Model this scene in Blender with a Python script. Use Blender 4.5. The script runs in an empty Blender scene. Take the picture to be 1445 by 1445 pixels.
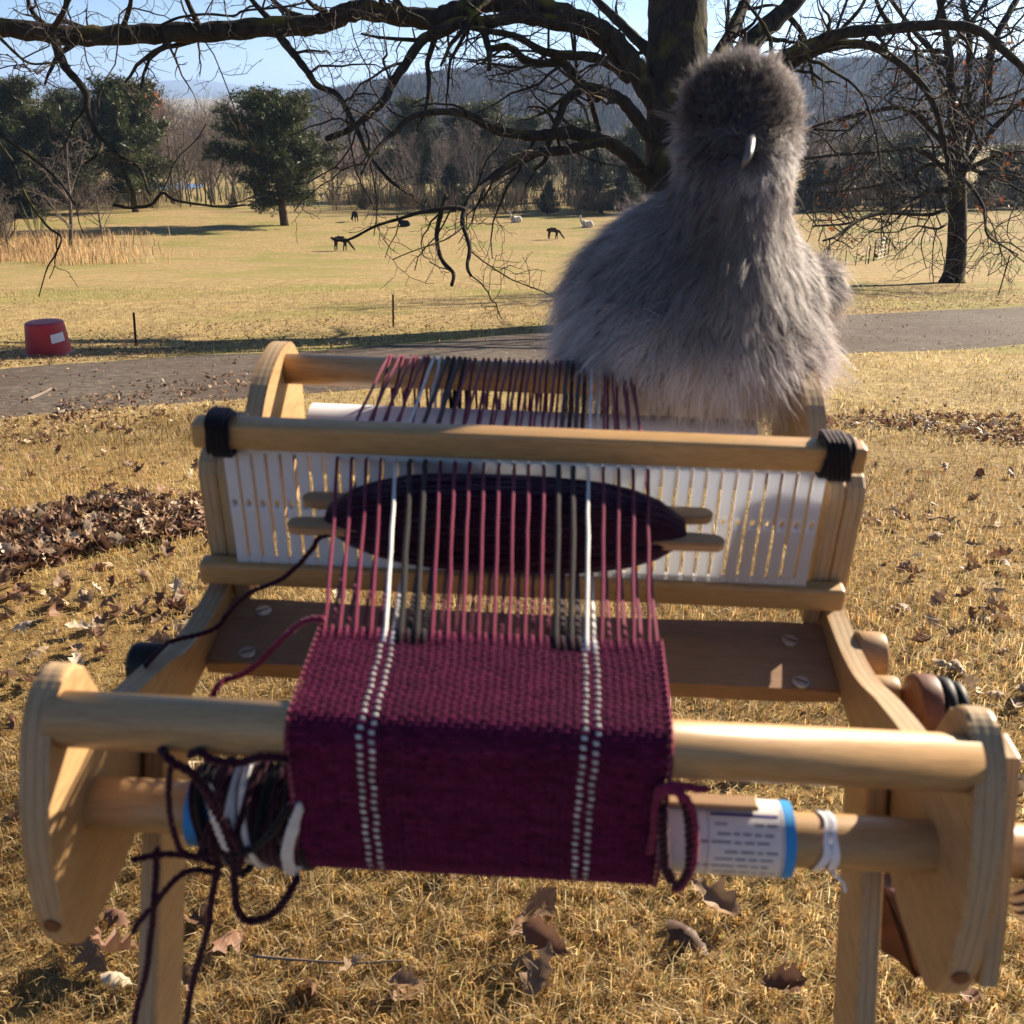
import bpy, bmesh, math, random
import numpy as np
from mathutils import Matrix, Vector, kdtree
rng = np.random.default_rng(7)
random.seed(7)
R = math.radians
scene = bpy.context.scene
COL = scene.collection

# ------------------------------------------------------------------ camera
HC = 1.12                       # eye height above the lawn
F = 1450.0 / 1445.0             # focal length in picture widths
PITCH = R(22.226)
cam_d = bpy.data.cameras.new('camera')
cam_d.sensor_width = 36.0
cam_d.lens = 36.0 * F
cam_d.clip_start = 0.02
cam_d.clip_end = 40000
cam_d.dof.use_dof = True
cam_d.dof.focus_distance = 5.0
cam_d.dof.aperture_fstop = 15.5
cam = bpy.data.objects.new('camera', cam_d)
COL.objects.link(cam)
cam.location = (0, 0, HC)
cam.rotation_euler = (R(90) - PITCH, 0, 0)
scene.camera = cam

# ------------------------------------------------------------------ light
SUN_EL, SUN_AZ = R(23.5), R(51)   # azimuth from +Y (view direction) towards +X
world = bpy.data.worlds.new('World')
scene.world = world
world.use_nodes = True
wn = world.node_tree.nodes
bg = wn['Background']
sky = wn.new('ShaderNodeTexSky')
sky.sky_type = 'NISHITA'
sky.sun_disc = False
sky.sun_elevation = SUN_EL
sky.sun_rotation = SUN_AZ
sky.air_density = 0.55
sky.dust_density = 0.4
sky.ozone_density = 3.0
world.node_tree.links.new(sky.outputs[0], bg.inputs[0])
bg.inputs[1].default_value = 0.05
sun_d = bpy.data.lights.new('sun', 'SUN')
sun_d.energy = 5.0
sun_d.angle = R(0.53)
sun_d.color = (1.0, 0.86, 0.68)
sun = bpy.data.objects.new('sun', sun_d)
COL.objects.link(sun)
sd = Vector((math.sin(SUN_AZ) * math.cos(SUN_EL), math.cos(SUN_AZ) * math.cos(SUN_EL), math.sin(SUN_EL)))
sun.rotation_euler = sd.to_track_quat('Z', 'Y').to_euler()
sun.location = (20, 20, 20)
scene.view_settings.view_transform = 'Standard'
scene.view_settings.look = 'None'
scene.view_settings.gamma = 1.0
scene.view_settings.exposure = 1.65
scene.cycles.use_denoising = True
scene.cycles.max_bounces = 8
scene.cycles.diffuse_bounces = 3
scene.cycles.glossy_bounces = 2
scene.cycles.transmission_bounces = 4
scene.cycles.volume_bounces = 0
scene.cycles.transparent_max_bounces = 24
scene.cycles.caustics_reflective = False
scene.cycles.caustics_refractive = False

# ------------------------------------------------------------------ camera geometry helpers
CP, SP = math.cos(PITCH), math.sin(PITCH)
CR = np.array([1.0, 0, 0]); CU = np.array([0, SP, CP]); CF = np.array([0, CP, -SP])
CAM = np.array([0, 0, HC])

def ray(x, y):                  # direction (unit depth) through a point of the 1445-wide photograph
    return CF + CR * ((x - 722.5) / 1450.0) + CU * ((722.5 - y) / 1450.0)

def pw(x, y, z):
    return CAM + ray(x, y) * z

# loom frame: u right, v away, w up, origin at the middle of the front beam
LM = np.array([[0.99846126, 0.05279764, 0.01695632], [-0.04998671, 0.9893069, -0.13701525],
               [-0.02400908, 0.13595683, 0.9904238]])
LO = np.array([-0.00251536, 0.40776847, -0.28299689]) + CAM
LCAM = LM.T @ (CAM - LO)

def lray(x, y):
    return LM.T @ ray(x, y)

def at_v(x, y, v):
    d = lray(x, y); return LCAM + d * ((v - LCAM[1]) / d[1])

def at_w(x, y, w):
    d = lray(x, y); return LCAM + d * ((w - LCAM[2]) / d[2])

def at_u(x, y, u):
    d = lray(x, y); return LCAM + d * ((u - LCAM[0]) / d[0])

def l2w(P):
    return np.asarray(P) @ LM.T + LO

# ------------------------------------------------------------------ object helpers
def link(o, parent=None):
    COL.objects.link(o)
    if parent is not None:
        o.parent = parent
    return o

def tag(o, label=None, cat=None, group=None, kind=None):
    if label: o['label'] = label
    if cat: o['category'] = cat
    if group: o['group'] = group
    if kind: o['kind'] = kind
    return o

def thing(name, label, cat, loc=(0, 0, 0), rotz=0, group=None, loom=False):
    o = bpy.data.objects.new(name, None)
    o.empty_display_size = 0.05
    link(o)
    if loom:
        m = np.eye(4); m[:3, :3] = LM; m[:3, 3] = l2w(np.array(loc, float))
        o.matrix_world = Matrix(m.tolist())
        o['off'] = [float(c) for c in loc]
    else:
        o.location = loc
        o.rotation_euler = (0, 0, rotz)
    return tag(o, label, cat, group)

def off(parent):
    return np.array(parent['off']) if parent is not None and 'off' in parent.keys() else np.zeros(3)

def np_mesh(name, V, Fs, m=None, smooth=False, col=None, fmat=None):
    V = np.ascontiguousarray(V, np.float32)
    if not isinstance(Fs, (list, tuple)):
        Fs = [Fs]
    Fs = [np.asarray(f, np.int32) for f in Fs if len(f)]
    me = bpy.data.meshes.new(name)
    me.vertices.add(len(V))
    me.vertices.foreach_set('co', V.ravel())
    idx = np.concatenate([f.ravel() for f in Fs])
    sizes = np.concatenate([np.full(len(f), f.shape[1], np.int32) for f in Fs])
    starts = np.concatenate([[0], np.cumsum(sizes)[:-1]]).astype(np.int32)
    me.loops.add(len(idx))
    me.loops.foreach_set('vertex_index', idx)
    me.polygons.add(len(sizes))
    me.polygons.foreach_set('loop_start', starts)
    if smooth:
        me.polygons.foreach_set('use_smooth', np.ones(len(sizes), bool))
    for mm in (m if isinstance(m, (list, tuple)) else [m]):
        if mm: me.materials.append(mm)
    if fmat is not None:
        me.polygons.foreach_set('material_index', np.asarray(fmat, np.int32))
    if col is not None:
        a = me.color_attributes.new('Col', 'FLOAT_COLOR', 'POINT')
        c = np.ones((len(V), 4), np.float32); c[:, :3] = col
        a.data.foreach_set('color', c.ravel())
    me.update(calc_edges=True)
    me.validate()
    return me

def part(name, V, Fs, m, parent=None, smooth=False, col=None, fmat=None):
    V = np.asarray(V, float) - off(parent)
    o = bpy.data.objects.new(name, np_mesh(name, V, Fs, m, smooth, col, fmat))
    if parent is not None and 'off' in parent.keys():
        o['off'] = [float(c) for c in parent['off']]
    return link(o, parent)

def bm_part(name, bm, m, parent=None, smooth=False):
    o_ = off(parent)
    if np.any(o_):
        bmesh.ops.translate(bm, verts=bm.verts, vec=Vector((-o_).tolist()))
    me = bpy.data.meshes.new(name)
    bmesh.ops.recalc_face_normals(bm, faces=bm.faces)
    bm.to_mesh(me); bm.free()
    for mm in (m if isinstance(m, (list, tuple)) else [m]):
        me.materials.append(mm)
    if smooth:
        for p in me.polygons: p.use_smooth = True
    o = bpy.data.objects.new(name, me)
    if parent is not None and 'off' in parent.keys():
        o['off'] = [float(c) for c in parent['off']]
    return link(o, parent)

def box_bm(lo, hi, bev=0.002, seg=2):
    bm = bmesh.new()
    bmesh.ops.create_cube(bm, size=1)
    lo, hi = Vector(lo), Vector(hi)
    for v in bm.verts:
        v.co = Vector([lo[i] + (v.co[i] + .5) * (hi[i] - lo[i]) for i in range(3)])
    if bev:
        bmesh.ops.bevel(bm, geom=bm.edges[:], offset=bev, segments=seg, affect='EDGES', profile=.5)
    return bm

def cyl_bm(a, b, r, n=24, r2=None, bev=0):
    a, b = Vector(a), Vector(b)
    bm = bmesh.new()
    d = b - a
    bmesh.ops.create_cone(bm, cap_ends=True, segments=n, radius1=r, radius2=r if r2 is None else r2, depth=d.length)
    if bev:
        es = [e for e in bm.edges if len(e.link_faces) == 2 and any(len(f.verts) > 4 for f in e.link_faces)]
        bmesh.ops.bevel(bm, geom=es, offset=bev, segments=2, affect='EDGES', profile=.5)
    q = d.to_track_quat('Z', 'Y').to_matrix().to_4x4()
    bmesh.ops.transform(bm, verts=bm.verts, matrix=Matrix.Translation((a + b) / 2) @ q)
    return bm

def join_bm(*bms):
    out = bms[0]
    for b in bms[1:]:
        me = bpy.data.meshes.new('tmp'); b.to_mesh(me); b.free()
        out.from_mesh(me); bpy.data.meshes.remove(me)
    return out

def prism_bm(prof, u0, u1, bev=0.0, cap_mat=0, side_mat=1):
    """closed (v,w) profile pushed along u; the side faces get material side_mat"""
    bm = bmesh.new()
    a = [bm.verts.new((u0, p[0], p[1])) for p in prof]
    b = [bm.verts.new((u1, p[0], p[1])) for p in prof]
    n = len(prof)
    f1 = bm.faces.new(a); f2 = bm.faces.new(b)
    f1.material_index = f2.material_index = cap_mat
    for i in range(n):
        f = bm.faces.new((a[i], a[(i + 1) % n], b[(i + 1) % n], b[i])); f.material_index = side_mat
    if bev:
        es = [e for e in bm.edges if (f1 in e.link_faces) or (f2 in e.link_faces)]
        bmesh.ops.bevel(bm, geom=es, offset=bev, segments=2, affect='EDGES', profile=.5)
    return bm

def smooth_closed(P, n=6):
    """Catmull-Rom through closed polygon points"""
    P = np.asarray(P, float); m = len(P); out = []
    for i in range(m):
        p0, p1, p2, p3 = P[i - 1], P[i], P[(i + 1) % m], P[(i + 2) % m]
        for k in range(n):
            t = k / n
            out.append(.5 * (2 * p1 + (p2 - p0) * t + (2 * p0 - 5 * p1 + 4 * p2 - p3) * t ** 2 + (3 * p1 - p0 - 3 * p2 + p3) * t ** 3))
    return np.array(out)

def spline(P, n=6):
    P = np.asarray(P, float); m = len(P); out = []
    for i in range(m - 1):
        p0, p1, p2, p3 = P[max(i - 1, 0)], P[i], P[i + 1], P[min(i + 2, m - 1)]
        for k in range(n):
            t = k / n
            out.append(.5 * (2 * p1 + (p2 - p0) * t + (2 * p0 - 5 * p1 + 4 * p2 - p3) * t ** 2 + (3 * p1 - p0 - 3 * p2 + p3) * t ** 3))
    out.append(P[-1])
    return np.array(out)

def tubes(paths, S=5, base=0):
    """paths: list of (points n x 3, radii n) -> verts, quads (open tubes, grouped by length)"""
    by = {}
    for P, r in paths:
        by.setdefault(len(P), []).append((P, r))
    Vs, Fs, nb = [], [], base
    ang = np.arange(S) * 2 * np.pi / S
    ca, sa = np.cos(ang), np.sin(ang)
    for n, lst in by.items():
        P = np.array([p for p, _ in lst], float); r = np.array([q for _, q in lst], float)
        m = len(P)
        T = np.gradient(P, axis=1); T /= np.linalg.norm(T, axis=2, keepdims=True) + 1e-12
        mean = P[:, -1] - P[:, 0]
        ref = np.eye(3)[np.argmin(np.abs(mean), axis=1)][:, None, :].repeat(n, 1)
        A = np.cross(T, ref); A /= np.linalg.norm(A, axis=2, keepdims=True) + 1e-9
        B = np.cross(T, A)
        V = P[:, :, None, :] + r[:, :, None, None] * (A[:, :, None, :] * ca[None, None, :, None] + B[:, :, None, :] * sa[None, None, :, None])
        idx = (np.arange(m * n * S) + nb).reshape(m, n, S)
        q = np.stack([idx[:, :-1, :], np.roll(idx, -1, 2)[:, :-1, :], np.roll(idx, -1, 2)[:, 1:, :], idx[:, 1:, :]], -1).reshape(-1, 4)
        Vs.append(V.reshape(-1, 3)); Fs.append(q); nb += m * n * S
    return np.concatenate(Vs), np.concatenate(Fs)

def pt_tube(P, r, S=8):
    """one tube with parallel-transported frames and closed ends"""
    P = np.asarray(P, float); n = len(P); r = np.broadcast_to(np.asarray(r, float), (n,))
    T = np.gradient(P, axis=0); T /= np.linalg.norm(T, axis=1, keepdims=True) + 1e-12
    a = np.cross(T[0], np.eye(3)[np.argmin(np.abs(T[0]))]); a /= np.linalg.norm(a)
    V = []
    for i in range(n):
        a = a - T[i] * (a @ T[i]); a /= np.linalg.norm(a) + 1e-12
        b = np.cross(T[i], a)
        for k in range(S):
            an = 2 * np.pi * k / S
            V.append(P[i] + r[i] * (math.cos(an) * a + math.sin(an) * b))
    V = np.array(V); idx = np.arange(n * S).reshape(n, S)
    q = np.stack([idx[:-1], np.roll(idx, -1, 1)[:-1], np.roll(idx, -1, 1)[1:], idx[1:]], -1).reshape(-1, 4)
    t = []
    for e, ring in ((0, idx[0]), (n - 1, idx[-1])):
        for k in range(1, S - 1):
            t.append((ring[0], ring[k], ring[k + 1]) if e else (ring[0], ring[k + 1], ring[k]))
    return V, [q, np.array(t)]

def merge(lst):
    """merge several (V, [F...]) into one"""
    Vs, q, t, b = [], [], [], 0
    for V, Fs in lst:
        for f in (Fs if isinstance(Fs, (list, tuple)) else [Fs]):
            (q if f.shape[1] == 4 else t).append(f + b)
        Vs.append(V); b += len(V)
    out = []
    if q: out.append(np.concatenate(q))
    if t: out.append(np.concatenate(t))
    return np.concatenate(Vs), out

# ------------------------------------------------------------------ materials
class NT:
    def __init__(s, name):
        s.m = bpy.data.materials.new(name); s.m.use_nodes = True
        s.t = s.m.node_tree; s.n = s.t.nodes; s.b = s.n['Principled BSDF']; s.out = s.n['Material Output']
    def new(s, typ, **kw):
        n = s.n.new(typ)
        for k, v in kw.items(): setattr(n, k, v)
        return n
    def l(s, a, b): s.t.links.new(a, b)
    def coord(s, scale=(1, 1, 1), kind='Object'):
        tc = s.new('ShaderNodeTexCoord'); mp = s.new('ShaderNodeMapping'); mp.inputs['Scale'].default_value = scale
        s.l(tc.outputs[kind], mp.inputs[0]); return mp.outputs[0]
    def noise(s, vec, scale, detail=4, rough=.55, dist=0):
        n = s.new('ShaderNodeTexNoise'); s.l(vec, n.inputs['Vector'])
        n.inputs['Scale'].default_value = scale; n.inputs['Detail'].default_value = detail
        n.inputs['Roughness'].default_value = rough; n.inputs['Distortion'].default_value = dist
        return n.outputs['Fac']
    def ramp(s, fac, stops):
        r = s.new('ShaderNodeValToRGB'); s.l(fac, r.inputs[0]); e = r.color_ramp.elements
        while len(e) < len(stops): e.new(.5)
        for el, (p, c) in zip(e, stops):
            el.position = p; el.color = (*c, 1) if len(c) == 3 else c
        return r.outputs[0]
    def mix(s, fac, a, b, mode='MIX'):
        n = s.new('ShaderNodeMix', data_type='RGBA', blend_type=mode)
        for sock, v in ((n.inputs[0], fac), (n.inputs[6], a), (n.inputs[7], b)):
            if hasattr(v, 'is_output'): s.l(v, sock)
            elif isinstance(v, (int, float)): sock.default_value = v
            else: sock.default_value = (*v, 1)
        return n.outputs[2]
    def bump(s, h, strength=.3, dist=.01):
        n = s.new('ShaderNodeBump'); n.inputs['Strength'].default_value = strength; n.inputs['Distance'].default_value = dist
        s.l(h, n.inputs['Height']); s.l(n.outputs[0], s.b.inputs['Normal']); return n
    def base(s, c, rough=.6, spec=.3):
        if hasattr(c, 'is_output'): s.l(c, s.b.inputs['Base Color'])
        else: s.b.inputs['Base Color'].default_value = (*c, 1)
        s.b.inputs['Roughness'].default_value = rough
        s.b.inputs['Specular IOR Level'].default_value = spec
    def translucent(s, colour, fac):
        tr = s.new('ShaderNodeBsdfTranslucent'); mx = s.new('ShaderNodeMixShader'); mx.inputs[0].default_value = fac
        if hasattr(colour, 'is_output'): s.l(colour, tr.inputs[0])
        else: tr.inputs[0].default_value = (*colour, 1)
        s.l(s.b.outputs[0], mx.inputs[1]); s.l(tr.outputs[0], mx.inputs[2]); s.l(mx.outputs[0], s.out.inputs[0])
        return mx
    def attr(s, name='Col'):
        a = s.new('ShaderNodeAttribute', attribute_name=name); return a.outputs['Color']

def plain(name, c, rough=.6, spec=.3, metal=0, var=.15, scale=60, bump=.05):
    t = NT(name); v = t.coord(); f = t.noise(v, scale, 5)
    t.base(t.ramp(f, [(.3, tuple(x * (1 - var) for x in c)), (.7, tuple(min(1, x * (1 + var)) for x in c))]), rough, spec)
    t.b.inputs['Metallic'].default_value = metal
    if bump: t.bump(f, bump, .002)
    return t.m

def wood(name, c, grain=(1, 1, 1), rough=.45, dark=.72, spec=.35):
    """pale planed timber, grain drawn out along the axis with the small scale"""
    t = NT(name); v = t.coord(grain)
    a = t.noise(v, 8, 6, .6, .6); b = t.noise(v, 60, 4, .6)
    c1 = t.ramp(a, [(.25, tuple(x * dark for x in c)), (.5, c), (.8, tuple(min(1, x * 1.08) for x in c))])
    c2 = t.mix(.45, c1, t.ramp(b, [(.34, tuple(x * .50 for x in c)), (.58, c)]))
    fl = t.noise(t.coord(tuple(g * 1.6 for g in grain)), 22, 3, .5, 1.2)
    c2 = t.mix(t.ramp(fl, [(.60, (0, 0, 0)), (.68, (.55, .55, .55))]), c2, (c[0] * .62, c[1] * .52, c[2] * .42))
    w = t.coord(); st = t.noise(w, 14, 3)
    c3 = t.mix(t.ramp(st, [(.52, (0, 0, 0)), (.75, (.4, .4, .4))]), c2, tuple(x * .7 for x in c))
    t.base(c3, rough, spec); t.bump(b, .12, .0008)
    return t.m

def ply(name, c):
    """plywood edge: thin glued layers seen along local X"""
    t = NT(name); v = t.coord()
    sep = t.new('ShaderNodeSeparateXYZ'); t.l(v, sep.inputs[0])
    ns = t.noise(t.coord((200, 12, 12)), 1, 3)
    mm = t.new('ShaderNodeMath', operation='MULTIPLY_ADD'); t.l(sep.outputs[0], mm.inputs[0]); mm.inputs[1].default_value = 430; mm.inputs[2].default_value = 0
    ad = t.new('ShaderNodeMath', operation='ADD'); t.l(mm.outputs[0], ad.inputs[0]); t.l(ns, ad.inputs[1])
    fr = t.new('ShaderNodeMath', operation='PINGPONG'); t.l(ad.outputs[0], fr.inputs[0]); fr.inputs[1].default_value = 1
    f2 = t.noise(t.coord((400, 60, 60)), 1, 4)
    c1 = t.ramp(fr.outputs[0], [(.15, tuple(x * .62 for x in c)), (.45, c), (.9, tuple(x * .86 for x in c))])
    t.base(t.mix(.3, c1, t.ramp(f2, [(.3, tuple(x * .55 for x in c)), (.6, c)])), .65, .2)
    t.bump(fr.outputs[0], .12, .0008)
    return t.m

BIRCH = (.43, .265, .125)
M_face = wood('birch_face', BIRCH, (6, 1, 6), .42)
M_edge = ply('plywood_edge', (.45, .315, .18))
M_dowel = wood('birch_dowel', (.45, .275, .125), (1, 14, 14), .38)
M_brace = wood('brace_board', (.32, .19, .105), (1, 10, 10), .5)
M_bar = wood('heddle_bar', (.45, .265, .105), (1, 12, 12), .42)
M_stick = wood('shuttle_wood', (.40, .24, .12), (1, 12, 12), .5)
M_steel = plain('zinc_screw', (.55, .56, .57), .35, .5, .9, .1, 300)
M_black = plain('black_plastic', (.010, .010, .011), .55, .25, 0, .2, 200)
M_brown = wood('dark_brown_wood', (.16, .062, .032), (6, 1, 6), .5)
M_beak = plain('beak_horn', (.13, .115, .11), .42, .5, 0, .15, 200)
M_face_skin = plain('dark_skin', (.016, .013, .015), .6, .2, 0, .3, 300)

def yarn_mat(name, c, fac=.12, rough=.85):
    t = NT(name); v = t.coord(); f = t.noise(v, 900, 3, .6); g = t.noise(v, 60, 3)
    cc = t.mix(.6, t.ramp(f, [(.25, tuple(x * .55 for x in c)), (.75, tuple(min(1, x * 1.35) for x in c))]),
               t.ramp(g, [(.3, tuple(x * .8 for x in c)), (.7, tuple(min(1, x * 1.2) for x in c))]))
    t.base(cc, rough, .1)
    t.b.inputs['Sheen Weight'].default_value = .35; t.b.inputs['Sheen Roughness'].default_value = .4
    t.b.inputs['Sheen Tint'].default_value = (1, .75, .8, 1)
    t.bump(f, .5, .0008)
    t.translucent(cc, fac)
    return t.m
Y_maroon = yarn_mat('maroon_wool', (.20, .020, .058))
Y_warp = yarn_mat('burgundy_warp', (.155, .015, .046))
Y_dark = yarn_mat('dark_plum_wool', (.032, .007, .016))
Y_black = yarn_mat('black_wool', (.013, .015, .014))
Y_white = yarn_mat('white_wool', (.74, .72, .68))
Y_cord = yarn_mat('black_cord', (.008, .008, .009), .02, .7)
def attr_mat(name, rough=.85, fac=.2, sheen=.0, bumps=0, spec=.1):
    t = NT(name); c = t.attr(); t.base(c, rough, spec)
    t.b.inputs['Sheen Weight'].default_value = sheen; t.b.inputs['Sheen Roughness'].default_value = .28; t.b.inputs['Sheen Tint'].default_value = (1, .42, .72, 1)
    if bumps:
        f = t.noise(t.coord(), bumps, 3, .6); t.bump(f, .5, .0008)
    if fac: t.translucent(c, fac)
    return t.m
M_cloth = attr_mat('woven_wool', .8, .02, .38, 900, .06)
M_grass = attr_mat('dry_grass_blades', .55, .45, 0, 0, .25)
M_leaf = attr_mat('dry_leaves', .6, .22, 0, 60, .3)
M_fluff = attr_mat('grey_plumage', .6, .25, 0, 0, .3)
def airy(m, clear):
    '''a barb is a loose row of hairs: part of the light passes between them'''
    n, l = m.node_tree.nodes, m.node_tree.links
    out = n['Material Output']; src = out.inputs[0].links[0].from_socket
    tr = n.new('ShaderNodeBsdfTransparent'); mx = n.new('ShaderNodeMixShader'); mx.inputs[0].default_value = clear
    l.new(src, mx.inputs[1]); l.new(tr.outputs[0], mx.inputs[2]); l.new(mx.outputs[0], out.inputs[0])
airy(M_fluff, .2)
M_needle = attr_mat('needles', .5, .25, 0, 0, .3)

def make_white():
    t = NT('white_plastic'); t.base((.80, .80, .82), .35, .4); t.translucent((.82, .84, .88), .35); return t.m
M_slat = make_white()
M_roll = plain('white_paper', (.78, .77, .80), .7, .2, 0, .04, 30)
M_paper = plain('printed_paper', (.66, .63, .60), .55, .3, 0, .06, 60)
M_blue = plain('blue_print', (.035, .27, .62), .5, .3, 0, .06, 40)
M_ink = plain('faded_ink', (.22, .20, .24), .6, .2, 0, .1, 100, 0)
M_navy = plain('navy_ink', (.03, .025, .16), .6, .2, 0, .1, 100, 0)
M_tie = plain('clear_tape', (.72, .73, .78), .2, .6, 0, .05, 60)

def make_bark(name, c, moss=0.0, scale=9):
    t = NT(name); v = t.coord((1, 1, .35)); w = t.coord()
    f = t.noise(v, scale, 8, .65, .8); g = t.noise(w, 2.2, 4)
    cc = t.ramp(f, [(.3, tuple(x * .45 for x in c)), (.55, c), (.75, tuple(x * 1.6 for x in c))])
    if moss:
        geo = t.new('ShaderNodeNewGeometry'); sp = t.new('ShaderNodeSeparateXYZ'); t.l(geo.outputs['Normal'], sp.inputs[0])
        mu = t.new('ShaderNodeMath', operation='MULTIPLY'); t.l(t.ramp(g, [(.5, (0, 0, 0)), (.68, (1, 1, 1))]), mu.inputs[0])
        t.l(t.ramp(sp.outputs[2], [(.0, (0, 0, 0)), (.6, (1, 1, 1))]), mu.inputs[1])
        m2 = t.new('ShaderNodeMath', operation='MULTIPLY'); t.l(mu.outputs[0], m2.inputs[0]); m2.inputs[1].default_value = moss
        cc = t.mix(m2.outputs[0], cc, (.17, .14, .02))
    t.base(cc, .9, .1); t.bump(f, .9, .03)
    return t.m
M_bark = make_bark('oak_bark', (.042, .034, .028), .8)
M_twig = plain('oak_twig', (.065, .050, .042), .8, .2, 0, .3, 3, 0)
M_bark2 = make_bark('grey_bark', (.13, .105, .085))
M_twig2 = plain('grey_twig', (.17, .135, .11), .85, .15, 0, .3, 2, 0)
M_pbark = make_bark('pine_bark', (.085, .055, .04))

# ------------------------------------------------------------------ terrain
_pd = np.array([0, 2, 3.5, 6, 9, 12, 16, 20, 30, 57, 75, 95, 120, 200, 350, 600, 1000, 12000.])
_pz = np.array([0, -.06, -.26, -.74, -1.26, -1.78, -2.28, -2.75, -3.95, -7.15, -8.2, -9.0, -10.4, -15, -21, -22.5, -23, -23.])
_s = np.linspace(math.log(2), math.log(12010), 2400)
_z = np.interp(_s, np.log(_pd + 2), _pz)
_k = np.hanning(61); _k /= _k.sum()
_z = np.convolve(np.pad(_z, 30, mode='edge'), _k, mode='valid')
def gz(x, y):
    x = np.asarray(x, float); y = np.asarray(y, float)
    z = np.interp(np.log(np.clip(y, 0, None) + 2), _s, _z)
    a = np.clip(y / 40, 0, 1)
    z = z + a * .25 * np.sin(x * .07 + 1.3) * np.sin(y * .05 + .4) + .012 * np.sin(x * 2.1 + y * 1.3) * np.sin(y * 1.7 - x * .6)
    return z

def hit(x, y):
    """where the sight line through a photo point meets the ground"""
    d = ray(x, y); t = 0.3; prev = 0.3
    for _ in range(600):
        p = CAM + d * t
        if p[2] < gz(p[0], p[1]): break
        prev = t; t *= 1.03
    lo, hi_ = prev, t
    for _ in range(30):
        m = (lo + hi_) / 2; p = CAM + d * m
        if p[2] < gz(p[0], p[1]): hi_ = m
        else: lo = m
    p = CAM + d * hi_
    return np.array([p[0], p[1], gz(p[0], p[1])])
def fdepth(p): return float((np.asarray(p) - CAM) @ CF)

def ground_mat():
    t = NT('lawn_and_field'); v = t.coord()
    big = t.noise(v, .16, 5, .6, .6); mid = t.noise(v, 1.1, 6, .65); fin = t.noise(v, 14, 6, .7); vf = t.noise(t.coord((1, .35, 1)), 5, 6, .75)
    straw = t.ramp(fin, [(.28, (.15, .095, .04)), (.5, (.38, .28, .12)), (.75, (.58, .45, .23))])
    straw = t.mix(t.ramp(vf, [(.42, (.75, .75, .75)), (.62, (0, 0, 0))]), straw, (.20, .14, .065))
    green = t.ramp(fin, [(.3, (.10, .10, .025)), (.6, (.24, .235, .065)), (.8, (.37, .34, .12))])
    gm = t.ramp(big, [(.48, (0, 0, 0)), (.62, (.75, .75, .75))])
    c = t.mix(gm, straw, green)
    c = t.mix(t.ramp(mid, [(.56, (0, 0, 0)), (.76, (.45, .45, .45))]), c, (.17, .115, .055))
    # close to the camera the blades stand in brown thatch
    sep = t.new('ShaderNodeSeparateXYZ'); t.l(v, sep.inputs[0])
    near = t.new('ShaderNodeMapRange'); t.l(sep.outputs[1], near.inputs[0])
    near.inputs[1].default_value = 2.5; near.inputs[2].default_value = 8; near.inputs[3].default_value = 1; near.inputs[4].default_value = 0
    thatch = t.ramp(fin, [(.3, (.09, .058, .022)), (.7, (.30, .20, .075))])
    c = t.mix(near.outputs[0], c, thatch)
    t.base(c, .95, .08)
    t.bump(fin, .6, .03)
    return t.m

def terrain():
    ys = np.concatenate([np.linspace(-25, -1, 25), np.arange(-.9, 6, .1), np.geomspace(6, 12000, 260)])
    ts = np.sign(np.linspace(-1, 1, 181)) * np.abs(np.linspace(-1, 1, 181)) ** 1.4
    Y = ys[:, None].repeat(len(ts), 1)
    X = ts[None, :] * (16 + 1.15 * np.clip(ys, 0, None))[:, None]
    Z = gz(X, Y)
    V = np.stack([X, Y, Z], -1).reshape(-1, 3)
    n, m = Y.shape; idx = np.arange(n * m).reshape(n, m)
    q = np.stack([idx[:-1, :-1], idx[:-1, 1:], idx[1:, 1:], idx[1:, :-1]], -1).reshape(-1, 4)
    o = part('ground', V, q, ground_mat(), None, True)
    tag(o, kind='structure')
terrain()

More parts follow.
